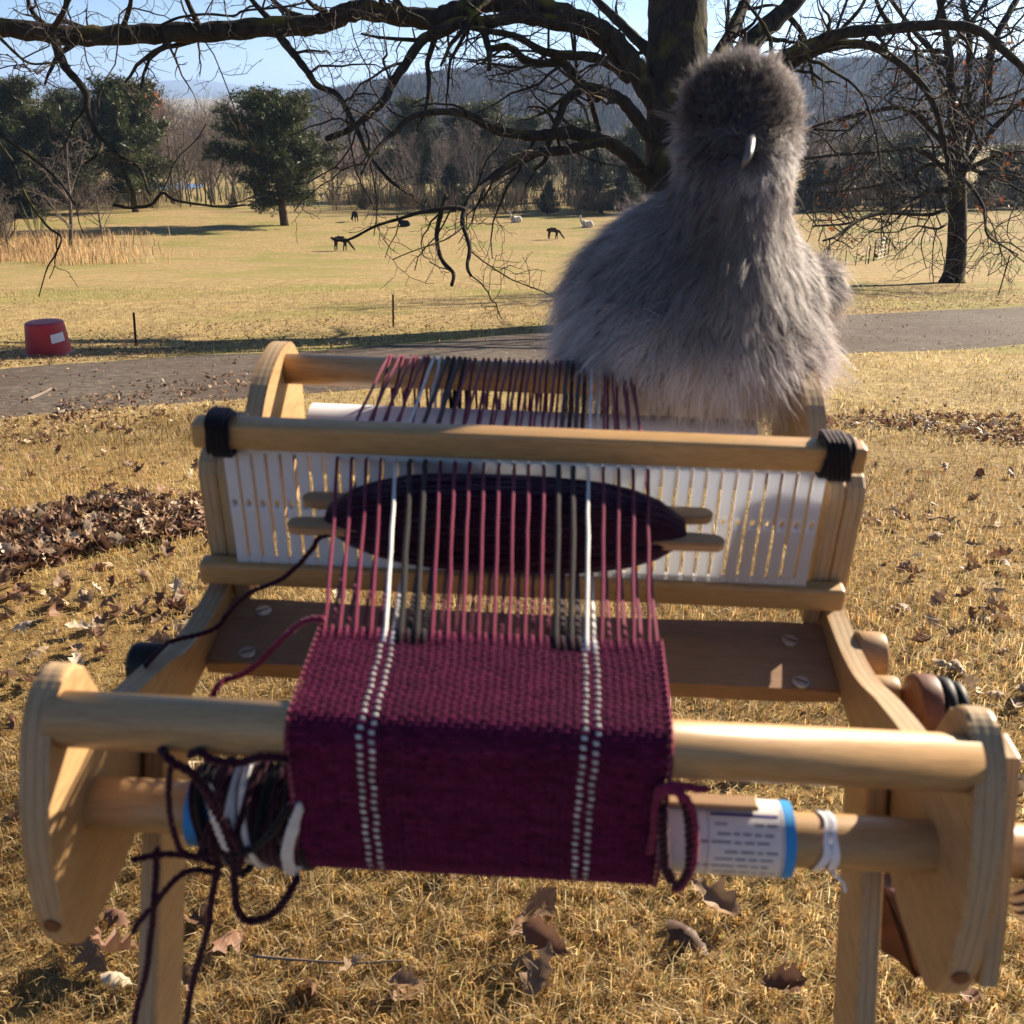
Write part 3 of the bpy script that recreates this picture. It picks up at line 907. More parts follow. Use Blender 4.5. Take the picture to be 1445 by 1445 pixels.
# white paper rolled in with the warp at the back
pr_ = thing('warp_paper_roll', 'wide roll of white paper under the warp on the rear dowel', 'paper roll', (0, .432, -.09), loom=True)
a_ = at_v(434, 590, .42)[0]; b_ = at_v(1070, 606, .42)[0]
V1 = ring_strip(a_, b_, .0305, 0, 360, .432, -.060, 60); V2 = ring_strip(a_, b_, .0298, 0, 360, .432, -.060, 60)
part('sheet', *merge([V1, (V2[0], V2[1][:, ::-1])]), M_roll, pr_, True)
V1 = ring_strip(a_ + .002, b_ - .002, .024, 0, 360, .432, -.062, 40); part('inner_turn', *V1, M_roll, pr_, True)

# ------------------------------------------------------------------ stick shuttle
sh = thing('stick_shuttle', 'flat wooden stick shuttle wound fat with dark plum yarn lying among the threads', 'shuttle', (SH_C, .2, -.028), loom=True)
def shuttle():
    V0, V1, z0, z1 = .1795, .2265, -.0032, .0032
    x0, x1 = -.1500, .1255
    xm0, xm1 = -.112, .088
    pr = []
    def prong(xt, xb, va, vb):
        r = (vb - va) / 2; s = np.sign(xt - xb)
        c = (va + vb) / 2
        return [(xt - s * r + s * r * math.cos(a), c + r * math.sin(a) * 1) for a in np.linspace(-math.pi / 2, math.pi / 2, 7)]
    pw_ = .0135
    L = []
    # outline counter clockwise: right lower prong, right notch, right upper prong, left upper, notch, left lower
    rl = prong(x1, xm1, V0, V0 + pw_); ru = prong(x1 - .0035, xm1, V1 - pw_, V1)
    L += rl + [(xm1 + .006, V0 + pw_), (xm1, (V0 + V1) / 2), (xm1 + .006, V1 - pw_)] + ru
    lu = prong(x0 + .002, xm0, V1 - pw_, V1); ll = prong(x0, xm0, V0, V0 + pw_)
    L += lu[::-1] + [(xm0 - .006, V1 - pw_), (xm0, (V0 + V1) / 2), (xm0 - .006, V0 + pw_)] + ll[::-1]
    bm = bmesh.new()
    a = [bm.verts.new((x, y, z0)) for x, y in L]; b = [bm.verts.new((x, y, z1)) for x, y in L]
    fa = bm.faces.new(a); fb = bm.faces.new(b)
    for i in range(len(L)): bm.faces.new((a[i], a[(i + 1) % len(L)], b[(i + 1) % len(L)], b[i]))
    bmesh.ops.bevel(bm, geom=[e for e in bm.edges if fa in e.link_faces or fb in e.link_faces], offset=.001, segments=2, affect='EDGES')
    bm_part('stick', bm, M_stick, sh)
    # yarn pack: a spindle body with individual strands laid over it
    lst = []
    n = 26; S = 22; V = []
    for i in range(n):
        t = -1 + 2 * i / (n - 1); k = max(.16, (1 - abs(t) ** 2.9) ** .55) if abs(t) < 1 else .16
        for j in range(S):
            a = 2 * math.pi * j / S
            V.append((SH_C + t * SH_A * .985, .2 + SH_V * .95 * max(k, .36) * math.cos(a), SH_W * .95 * k * math.sin(a)))
    idx = np.arange(n * S).reshape(n, S)
    q = np.stack([idx[:-1], np.roll(idx, -1, 1)[:-1], np.roll(idx, -1, 1)[1:], idx[1:]], -1).reshape(-1, 4)
    lst.append((np.array(V), [q]))
    pth = []
    for i in range(230):
        a0 = rng.random() * 2 * math.pi; da = rng.normal(0, .55); ts = np.linspace(-.985, .985, 15)
        k = np.maximum(.16, (1 - np.abs(ts) ** 2.9) ** .55)
        a = a0 + da * ts; ex = 1.0 + rng.random() * .06
        P = np.stack([SH_C + ts * SH_A, .2 + SH_V * ex * np.maximum(k, .36) * np.cos(a), SH_W * ex * k * np.sin(a)], 1)
        pth.append((P, np.full(15, .0011)))
    V2, F2 = tubes(pth, 6); lst.append((V2, [F2]))
    V, Fs = merge(lst); part('yarn_pack', V, Fs, Y_dark, sh, True)
    # weft yarn: from the shuttle down over the left panel, round below and back to the edge of the cloth
    yarn('weft_yarn', [(520, 748, .185), (455, 757, .18), (440, 776, .178), (400, 815, .176), (350, 838, .175), (322, 866, .172), (308, 884, .165), (285, 894, .158), (240, 906, .145), (222, 922, .125), (205, 940, .11)], .0017, Y_dark, sh)
    yarn('weft_yarn', [(458, 874, .058), (445, 873, .059), (425, 879, .061), (395, 904, .064), (367, 934, .067), (340, 952, .069), (318, 960, .068), (305, 972, .06), (290, 1010, .05), (288, 1060, .045)], .0018, Y_maroon, sh)
shuttle()

# ------------------------------------------------------------------ the silkie hen
def hen():
    base = pw(1010, 520, .875)
    hen_ = thing('silkie_hen', 'fluffy grey silkie hen with a round dark crest perched on the rear beam', 'hen', tuple(base))
    hen_['off'] = [float(c) for c in base]
    px = .88 / 1450
    E_ = [  # photo centre, depth, half sizes in photo px (x, y) and depth in m
        (882, 425, .945, 82, 84, .080), (980, 445, .905, 106, 88, .075), (1034, 425, .852, 46, 92, .052),
        (1024, 318, .860, 31, 78, .042), (1040, 214, .850, 35, 38, .034), (1042, 150, .856, 53, 44, .040),
        (1088, 395, .995, 46, 66, .105), (1160, 402, 1.02, 25, 33, .045), (1098, 490, .925, 46, 34, .07), (1052, 264, .822, 30, 22, .020), (935, 345, .93, 52, 52, .07), (1056, 330, .945, 29, 62, .068),
        (1048, 208, .905, 33, 40, .044), (1048, 152, .900, 47, 42, .048), (985, 470, .872, 112, 46, .060), (895, 474, .90, 62, 38, .06)]
    C = np.array([pw(x, y, z) for x, y, z, *_ in E_]); Rr = np.array([[a * px, d, b * px] for *_, a, b, d in E_])
    def sdf(P):
        k = .018; acc = 0
        for c, r in zip(C, Rr):
            q = (P - c) / r; l = np.linalg.norm(q, axis=1); g = np.linalg.norm((P - c) / r ** 2, axis=1) + 1e-9
            acc = acc + np.exp(-(l * (l - 1) / g) / k)
        return -k * np.log(acc + 1e-300)
    bm = bmesh.new(); bmesh.ops.create_icosphere(bm, subdivisions=6, radius=1)
    D = np.array([v.co[:] for v in bm.verts]); Fc = np.array([[v.index for v in f.verts] for f in bm.faces]); bm.free()
    c0 = pw(1030, 400, .92)
    lo = np.zeros(len(D)); hi_ = np.full(len(D), .36)
    ts = np.linspace(.38, 0.0, 110); val = np.full(len(D), -1.0); r = np.zeros(len(D)); done = np.zeros(len(D), bool)
    for t in ts:                                   # outermost crossing along each direction
        s_ = sdf(c0 + D * t); new = (s_ < 0) & ~done; r[new] = t; done |= new
    V = c0 + D * r[:, None]
    for _ in range(3):                             # relax the steps
        s_ = sdf(V); V = V - D * np.clip(s_, -.006, .006)[:, None]
    t = NT('hen_down'); t.base((.09, .078, .074), .9, .1); downm = t.m
    body = part('body', V, Fc, downm, hen_, True)
    # surface normals
    fn = np.cross(V[Fc[:, 1]] - V[Fc[:, 0]], V[Fc[:, 2]] - V[Fc[:, 0]]); ar = np.linalg.norm(fn, axis=1) / 2; fn /= ar[:, None] * 2 + 1e-12
    def sample(n, w=None):
        p = ar if w is None else ar * w
        f = rng.choice(len(Fc), n, p=p / p.sum()); a = rng.random((n, 1)); b = rng.random((n, 1)); m = (a + b) > 1
        a[m], b[m] = 1 - a[m], 1 - b[m]
        return V[Fc[f, 0]] * (1 - a - b) + V[Fc[f, 1]] * a + V[Fc[f, 2]] * b, fn[f]
    def photo(P):
        d = P - CAM; z = d @ CF; return 722.5 + 1450 * (d @ CR) / z, 722.5 - 1450 * (d @ CU) / z
    crest_c = C[5]
    def region(P):
        x, y = photo(P)
        crest = np.clip((205 - y) / 30, 0, 1)
        face = np.clip(1 - np.abs(y - 222) / 35, 0, 1)
        neck = np.clip((345 - y) / 50, 0, 1) * (1 - crest)
        return x, y, crest, face, neck
    def strands(name, n, w, L0, lift, width, tone, jitter, nclump, clump, seed_dir=None, weight=None, S=4):
        P, N = sample(n, weight)
        x, y, crest, face, neck = region(P)
        down = np.array([0, 0, -1.0]); back = np.array([-.45, .75, 0.0])
        out = P - c0; out /= np.linalg.norm(out, axis=1, keepdims=True)
        lay = down[None] * 1.0 + out * np.array([.8, .5, .1]) + back * .15
        lay = lay - N * np.sum(lay * N, axis=1, keepdims=True) * .9
        lay /= np.linalg.norm(lay, axis=1, keepdims=True) + 1e-9
        rad = P - (crest_c + np.array([0, .0, -.018])); rad /= np.linalg.norm(rad, axis=1, keepdims=True)
        fc = P - pw(1055, 215, .80); fc[:, 1] *= .2; fc /= np.linalg.norm(fc, axis=1, keepdims=True) + 1e-9
        tight = np.clip(N @ np.array([.95, .15, .0]) * 1.5, 0, 1) * (1 - .6 * np.clip((y - 480) / 40, 0, 1))
        dr = lay * 1.0 + N * (lift * (1 - .8 * tight))[:, None]
        lowb = np.clip((y - 430) / 70, 0, 1)[:, None]
        dr = dr * (1 - lowb) + (N * .9 + lay * .40) * lowb
        dr = dr * (1 - crest[:, None]) + (rad * (1 - .45 * tight[:, None]) + np.array([0, 0, .25]) + tight[:, None] * np.array([-.1, -.5, .35])) * crest[:, None]
        dr = dr * (1 - .8 * face[:, None]) + (fc * 1.0 + N * .35) * .8 * face[:, None]
        kd = kdtree.KDTree(nclump); ci = rng.choice(n, nclump, replace=False)
        for k, i in enumerate(ci): kd.insert(P[i], k)
        kd.balance()
        nk = np.array([kd.find(p)[1] for p in P]); near = ci[nk]
        lock = rng.normal(0, 1, (nclump, 3)) * jitter * .9; lock_l = 1 + rng.normal(0, .28, nclump); lock_t = 1 + rng.normal(0, .07, nclump)
        dr = dr + rng.normal(0, jitter * .6, dr.shape) + lock[nk]
        dr /= np.linalg.norm(dr, axis=1, keepdims=True)
        L = L0 * (1 + rng.normal(0, .2, n)) * lock_l[nk] * (1 - .48 * crest) * (1 - .45 * face) * (1 - .30 * neck)
        low = np.clip((y - 470) / 80, 0, 1); L *= (1 - .12 * low) * (1 - .42 * tight)
        L *= 1 + .3 * np.clip((840 - x) / 60, 0, 1)
        g = np.array([0, 0, -1.0]); bend = (.30 * (1 - crest) + .10 * crest)[:, None]
        ss = np.linspace(0, 1, S + 1)
        tipc = P[near] + dr[near] * L[near][:, None] + g * bend[near] * L[near][:, None]
        cl = clump * rng.random(n) ** .5
        ph = rng.random(n) * 6.28; per = np.cross(dr, rng.normal(0, 1, dr.shape)); per /= np.linalg.norm(per, axis=1, keepdims=True) + 1e-9
        pts = []
        for s_ in ss:
            q = P + dr * (L * s_)[:, None] + g * bend * (L * s_ ** 2)[:, None] + per * (L * .05 * np.sin(ph + 5 * s_) * s_)[:, None]
            q = q + (tipc - q) * (cl * s_ ** 1.5)[:, None] * .75
            pts.append(q)
        pts = np.stack(pts, 1)
        sd_ = np.cross(dr, N + rng.normal(0, .22, dr.shape)); sd_ /= np.linalg.norm(sd_, axis=1, keepdims=True) + 1e-9
        wd = width * (1 - ss * .8)
        Lf = pts - sd_[:, None, :] * wd[None, :, None]; Rt = pts + sd_[:, None, :] * wd[None, :, None]
        VV = np.stack([Lf, Rt], 2).reshape(-1, 3)
        m = S + 1; idx = np.arange(n * m * 2).reshape(n, m, 2)
        q = np.stack([idx[:, :-1, 0], idx[:, :-1, 1], idx[:, 1:, 1], idx[:, 1:, 0]], -1).reshape(-1, 4)
        # natural plumage colour: slate crest and back, paler lavender skirts; some light painted over
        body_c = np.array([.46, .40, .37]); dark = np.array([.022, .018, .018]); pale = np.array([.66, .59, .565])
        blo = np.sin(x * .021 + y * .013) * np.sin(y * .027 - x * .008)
        neckd = np.clip((500 - y) / 140, 0, 1) * np.clip(1.15 - np.abs(x - 1005) / 95, 0, 1) * (1 - crest)  # dark neck hackles, with the shade under the beard painted in
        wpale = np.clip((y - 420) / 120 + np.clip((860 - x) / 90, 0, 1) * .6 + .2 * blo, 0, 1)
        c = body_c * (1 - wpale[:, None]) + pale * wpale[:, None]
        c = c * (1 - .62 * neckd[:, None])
        beard = np.exp(-((x - 1062) / 45) ** 2 - ((y - 262) / 20) ** 2); c = c * (1 + .5 * beard[:, None])  # cheek and beard paled as if lit: painted light
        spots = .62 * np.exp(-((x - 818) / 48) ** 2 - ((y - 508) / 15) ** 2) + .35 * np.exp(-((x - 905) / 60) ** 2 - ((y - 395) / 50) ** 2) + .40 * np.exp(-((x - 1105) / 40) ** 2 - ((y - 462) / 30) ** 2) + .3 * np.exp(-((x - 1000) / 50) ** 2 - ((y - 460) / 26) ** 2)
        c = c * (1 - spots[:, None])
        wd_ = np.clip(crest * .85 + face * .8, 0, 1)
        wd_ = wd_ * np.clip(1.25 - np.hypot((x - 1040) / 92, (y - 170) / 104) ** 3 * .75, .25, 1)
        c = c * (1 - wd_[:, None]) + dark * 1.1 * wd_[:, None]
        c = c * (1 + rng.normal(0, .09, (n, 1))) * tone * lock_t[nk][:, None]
        cs = c[:, None, :] * ((.70 + .45 * ss)[None, :] + (wd_ * 18 * np.clip(np.hypot((x - 1040) / 92, (y - 158) / 96) - .62, 0, .45))[:, None] * ss[None, :] ** 2.2)[:, :, None]  # crest rim tips paled by position: the sunlit glow is painted here
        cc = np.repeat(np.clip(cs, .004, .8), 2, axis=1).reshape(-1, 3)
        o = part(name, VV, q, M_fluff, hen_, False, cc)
        o['kind'] = 'stuff'
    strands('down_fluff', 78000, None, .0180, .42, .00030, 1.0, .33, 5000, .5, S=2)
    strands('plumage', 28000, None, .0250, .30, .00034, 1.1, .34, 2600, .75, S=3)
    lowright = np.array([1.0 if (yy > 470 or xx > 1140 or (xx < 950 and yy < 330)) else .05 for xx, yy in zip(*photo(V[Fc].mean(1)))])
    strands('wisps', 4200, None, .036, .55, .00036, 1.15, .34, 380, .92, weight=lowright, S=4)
    # beak: hooked, grey horn, pointing at the camera
    bp = [pw(1060, 190, .805), pw(1059, 202, .783), pw(1057, 216, .772), pw(1052, 228, .771), pw(1047, 237, .776)]
    bp = spline(bp, 5); n = len(bp)
    V_, F_ = pt_tube(bp, np.interp(np.linspace(0, 1, n), [0, .3, .7, 1], [.0036, .0034, .0024, .0007]), 12)
    bk = part('beak', V_, F_, M_beak, hen_, True)
    lp = spline([pw(1056, 212, .80), pw(1052, 225, .783), pw(1049, 232, .780)], 5)
    V_, F_ = pt_tube(lp, np.interp(np.linspace(0, 1, len(lp)), [0, 1], [.0034, .001]), 10)
    part('lower_beak', V_, F_, M_beak, bk, True)
    # bare dark face skin and eyes deep in the fluff
    for sx in (-1, 1):
        c = pw(1054 + sx * 25, 205, .818)
        bm = bmesh.new(); bmesh.ops.create_uvsphere(bm, u_segments=16, v_segments=10, radius=.0042)
        bmesh.ops.translate(bm, verts=bm.verts, vec=Vector(c.tolist()))
        bm_part('eye', bm, M_black, hen_, True)
    # toes gripping the beam
    for sx in (-.028, .03):
        lst = []
        b0 = l2w(np.array([.115 + sx, .4416, 0]))
        for k in (-1, 0, 1):
            P = [l2w(np.array([.115 + sx + k * .009 * f_, .4416 + .0165 * math.cos(a), .0165 * math.sin(a)])) for f_, a in zip(np.linspace(.2, 1, 7), np.linspace(R(70), R(200), 7))]
            lst.append(pt_tube(np.array(P), np.linspace(.0038, .002, 7), 8))
        V_, F_ = merge(lst); part('foot', V_, F_, M_face_skin, hen_, True)
hen()
# ------------------------------------------------------------------ trees
def unit(v): return v / (np.linalg.norm(v) + 1e-12)
def rand_unit(): return unit(rng.normal(0, 1, 3))
def wander(p, d, L, n, wob, trop):
    P = [np.array(p, float)]; d = unit(np.array(d, float)); st = L / (n - 1)
    for _ in range(n - 1):
        d = unit(d + rng.normal(0, wob, 3) + trop)
        P.append(P[-1] + d * st)
    return np.array(P)
def sprout(par, r, out, level, spec):
    """grow side branches from polyline par with radii r; spec[level] = (spacing, len lo, len hi, wobble, tropism z, rad factor, min r, start)"""
    if level >= len(spec): return
    sp, l0, l1, wob, tz, rf, rmin, st = spec[level]
    seg = np.linalg.norm(np.diff(par, axis=0), axis=1); L = seg.sum(); cum = np.r_[0, np.cumsum(seg)]
    n = max(1, int(L * (1 - st) / sp + rng.random()))
    for s in (st + (1 - st) * (np.arange(n) + rng.random(n)) / n) * L:
        i = min(np.searchsorted(cum, s) - 1, len(seg) - 1); i = max(i, 0)
        t = (s - cum[i]) / (seg[i] + 1e-9); p = par[i] * (1 - t) + par[i + 1] * t; rr = r[i] * (1 - t) + r[i + 1] * t
        ax = unit(par[i + 1] - par[i]); sd_ = rand_unit(); sd_ = unit(sd_ - ax * (sd_ @ ax))
        d = unit(ax * (.35 + .5 * rng.random()) + sd_)
        ln = (l0 + (l1 - l0) * rng.random()) * (1 - .35 * s / L)
        k = max(5, 8 - level)
        P = wander(p, d, ln, k, wob, np.array([0, 0, tz]))
        q0 = max(rmin, min(rr * rf, rr * .9)); Rq = np.linspace(q0, max(rmin * .7, q0 * .3), k)
        out[level].append((P, Rq))
        sprout(P, Rq, out, level + 1, spec)

def limb_px(pts, w0, w1, z0, z1, jit=.0):
    """a traced limb: photo points, photo thickness at both ends, depth at both ends"""
    pts = np.array(pts, float); s = np.r_[0, np.cumsum(np.linalg.norm(np.diff(pts, axis=0), axis=1))]; s /= s[-1]
    ph = rng.random() * 6
    z = z0 + (z1 - z0) * s + jit * np.sin(s * 5 + ph)
    P = spline(np.array([pw(x, y, zz) for (x, y), zz in zip(pts, z)]), 5)
    zz = np.linspace(z0, z1, len(P)); r = np.linspace(w0, w1, len(P)) * zz / 1450 / 2
    r = r * (1 + .07 * np.sin(np.arange(len(P)) * 1.7 + ph))
    P[1:-1] += rng.normal(0, .045, (len(P) - 2, 3)) * r[1:-1, None]
    return P, r

def c2(L): return [(480 + x / 3.0104, y / 3.0104) for x, y in L]
def c1(L): return [(x / 3.0104, y / 3.0104) for x, y in L]
def c3(L): return [(960 + x / 2.9794, y / 2.9794) for x, y in L]

def rough_tube(P, r, S, amp):
    V, Fs = pt_tube(P, r, S)
    n = len(P); A = np.arange(S) / S * 2 * np.pi; C_ = np.repeat(np.asarray(P), S, 0)
    k = 1 + amp * (np.sin(A[None] * 5 + np.arange(n)[:, None] * .35) * .5 + rng.normal(0, .5, (n, S)))
    return C_ + (V - C_) * k.reshape(-1, 1), Fs

def main_oak():
    b = hit(968, 454); zb = fdepth(b)
    tree = thing('oak_tree', 'huge bare spreading oak behind the hen, mossy limbs reaching across the top left', 'tree', tuple(b))
    tree['off'] = [float(c) for c in b]
    trunk_pts = [(968, 462), (966, 430), (963, 380), (960, 300), (957, 200), (955, 100), (957, 0), (962, -130), (968, -280), (975, -430)]
    P = spline([pw(x, y, zb) for x, y in trunk_pts], 6); P[0] = b - [0, 0, .3]
    wpx = np.interp(np.linspace(0, 1, len(P)), [0, .06, .2, .45, .7, 1], [165, 120, 100, 90, 80, 54]); r = wpx * zb / 1450 / 2
    V, Fs = rough_tube(P, r, 22, .05); part('trunk', V, Fs, M_bark, tree, True)
    z = zb
    limbs = [  # traced points, start width, end width, depths
        (c2([(1440, 560), (1390, 500), (1330, 420), (1270, 320), (1220, 240), (1150, 165), (1050, 105), (950, 65), (850, 33), (750, 8), (660, 2), (600, 10), (540, 32), (480, 55), (400, 80), (250, 65), (100, 42), (20, 60)]) + [(455, 33), (420, 36), (360, 40), (300, 45), (240, 47), (180, 49), (120, 51), (60, 46), (0, 38), (-80, 30), (-180, 10)], 32, 26, z, 13.2),
        (c2([(1200, 240), (1050, 130), (900, 95), (760, 70), (650, 90), (560, 95), (480, 100), (400, 140), (340, 180), (280, 270), (230, 340), (190, 420), (130, 480), (40, 550), (-60, 590)]), 22, 8, z, 13.8),
        (c2([(540, 45), (590, 95), (620, 165), (634, 240), (632, 302)]), 15, 5, 15, 14.6),
        (c2([(1230, 340), (1150, 270), (1050, 240), (930, 232), (850, 212), (750, 155), (630, 132), (540, 115)]), 16, 7, z, 14.6),
        (c2([(1100, 420), (1030, 362), (1000, 330), (940, 266), (850, 270), (780, 250), (720, 200), (640, 208)]), 14, 10, z, 15),
        (c2([(1430, 800), (1340, 770), (1280, 730), (1220, 660), (1150, 612), (1050, 580), (950, 566), (850, 576), (750, 570), (650, 550), (570, 500), (500, 478), (400, 476), (300, 500), (240, 552), (150, 640), (90, 740)]), 24, 4, z, 13),
        (c2([(1120, 595), (1060, 612), (950, 640), (850, 645), (780, 662), (700, 712), (620, 775), (560, 832), (530, 890), (520, 950), (550, 1050), (540, 1130), (556, 1172)]), 15, 4, z - 1, 13),
        (c2([(450, 830), (430, 900), (410, 1000), (430, 1100), (480, 1160), (474, 1212)]), 8, 5, 13.4, 13),
        (c2([(530, 890), (480, 880), (420, 890), (330, 905), (250, 930), (150, 960), (30, 1020), (-40, 1010)]), 7, 3, 13, 12.6),
        (c2([(1440, 600), (1340, 590), (1250, 490), (1200, 430), (1120, 390), (1040, 372), (960, 430), (930, 500), (890, 590), (870, 680), (820, 720)]), 22, 5, z, 15),
        (c2([(1100, 560), (1040, 372), (960, 410), (880, 470), (840, 490)]), 8, 4, z, 16),
        (c2([(1420, 520), (1380, 350), (1310, 220), (1240, 150), (1150, 60), (1090, 0), (1040, -80)]), 20, 9, z, 18),
        (c2([(1450, 300), (1400, 120), (1350, 20), (1290, -60)]), 22, 12, z, 18.5),
        (c1([(235, 175), (250, 230), (280, 290), (330, 345), (368, 400), (372, 470), (420, 580), (500, 655), (530, 740), (560, 810), (572, 880), (480, 870)]), 13, 4, 13.6, 12.8),
        (c1([(505, 660), (560, 690), (600, 725), (630, 810), (640, 830)]), 6, 3, 13, 12.7),
        (c1([(430, 610), (420, 650), (360, 695)]), 7, 4, 13, 12.6),
        (c1([(570, 880), (640, 870), (690, 820), (740, 850), (860, 870), (960, 880), (1040, 870)]), 5, 2.5, 12.8, 12.4),
        (c1([(1180, 140), (1215, 190), (1260, 245), (1310, 310), (1350, 365), (1440, 410), (1520, 560), (1560, 650), (1640, 750), (1700, 800)]), 13, 4, 14.4, 13.4),
        (c1([(-60, 520), (0, 570), (150, 680), (250, 770), (320, 865)]), 7, 3, 12.6, 12.2),
        (c1([(-20, 590), (60, 700), (110, 830), (200, 960), (260, 1010), (230, 1090), (200, 1140), (165, 1260)]), 5, 1.5, 12.6, 12.2),
        (c1([(235, 110), (265, 60), (290, 0), (310, -60)]), 9, 6, 13.4, 13), (c1([(525, 108), (545, 50), (556, 0), (560, -60)]), 8, 5, 13.6, 13.2),
        (c1([(680, 110), (760, 75), (880, 60), (990, 68), (1040, 45), (1200, 30), (1300, 10)]), 4, 3, 13.8, 14.4),
        (c1([(-10, 150), (60, 220), (130, 270), (250, 265), (300, 280)]), 5, 2, 13, 12.6),
        ([(975, 215), (1000, 170), (1035, 95), (1075, 45), (1118, 5), (1160, -60)], 36, 22, z, 17), ([(985, 160), (1010, 90), (1040, 30), (1065, -40)], 26, 14, z, 18),
        ([(975, 230), (1020, 165), (1060, 125), (1104, 84), (1148, 62), (1195, 46), (1245, 42), (1295, 37), (1346, 35), (1383, 44), (1410, 66), (1445, 98), (1490, 150)], 22, 9, z, 16),
        ([(985, 240), (1050, 150), (1108, 97), (1148, 73), (1190, 63), (1228, 64), (1256, 80), (1282, 100), (1310, 132), (1326, 172), (1335, 215), (1338, 240)], 18, 5, z, 17),
        (c3([(500, 150), (545, 250), (590, 265), (640, 300), (720, 350), (780, 430), (830, 600), (842, 740)]), 6, 2, 16, 15),
        (c3([(620, 190), (700, 100), (760, 30), (800, -60)]), 7, 4, 17, 17), (c3([(900, 120), (850, 60), (810, -40)]), 8, 5, 17, 17.5),
        ([(965, 60), (930, -40), (880, -160), (800, -300)], 34, 12, z, 19), ([(970, -60), (1040, -180), (1130, -320)], 34, 12, z, 20)]
    outs = [[], [], []]
    for k, (pts, w0, w1, z0, z1) in enumerate(limbs):
        P, r = limb_px(pts, w0, w1, z0, z1, .15)
        if w0 > 12: V, Fs = rough_tube(P, r, 12, .035)
        else: V, Fs = pt_tube(P, r, 7)
        part('limb', V, Fs, M_bark, tree, True)
        big = w0 > 18
        spec = [(.55 if big else .36, .7, 2.3, .22, -.03, .40, .010, .25 if big else .10), (.20, .3, 1.0, .28, -.01, .5, .0058, .10), (.15, .12, .5, .3, .01, .6, .0040, .15)]
        my = np.mean([q[1] for q in pts])
        if my > 165 and w0 < 14: spec = [(.95, .4, 1.3, .25, -.01, .45, .008, .15), (.34, .2, .6, .3, 0, .5, .0054, .15), (.30, .10, .3, .3, 0, .6, .0040, .2)]
        sprout(P, r, outs, 0, spec)
    V, F_ = tubes(outs[0], 5); part('branches', V, F_, M_bark, tree, True)['kind'] = 'stuff'
    V, F_ = tubes(outs[1] + outs[2], 3); part('twigs', V, F_, M_twig, tree, True)['kind'] = 'stuff'
main_oak()

def leaf_cards(pts, size, cols, flat=.6):
    """small curled quads at pts"""
    n = len(pts); d = rng.normal(0, 1, (n, 3)); d /= np.linalg.norm(d, axis=1, keepdims=True); s = np.cross(d, rng.normal(0, 1, (n, 3))); s /= np.linalg.norm(s, axis=1, keepdims=True) + 1e-9
    up = np.cross(d, s); z = size * (.6 + .8 * rng.random((n, 1)))
    a = pts; m1 = pts + d * z * .5 + s * z * .3 + up * z * .12; t = pts + d * z; m2 = pts + d * z * .5 - s * z * .3 + up * z * .12
    V = np.stack([a, m1, t, m2], 1).reshape(-1, 3); i = np.arange(n)[:, None] * 4
    Fq = np.concatenate([np.concatenate([i, i + 1, i + 2], 1), np.concatenate([i, i + 2, i + 3], 1)])
    c = cols[rng.integers(0, len(cols), n)] * (1 + rng.normal(0, .2, (n, 1)))
    return V, Fq, np.repeat(np.clip(c, .004, .9), 4, 0)

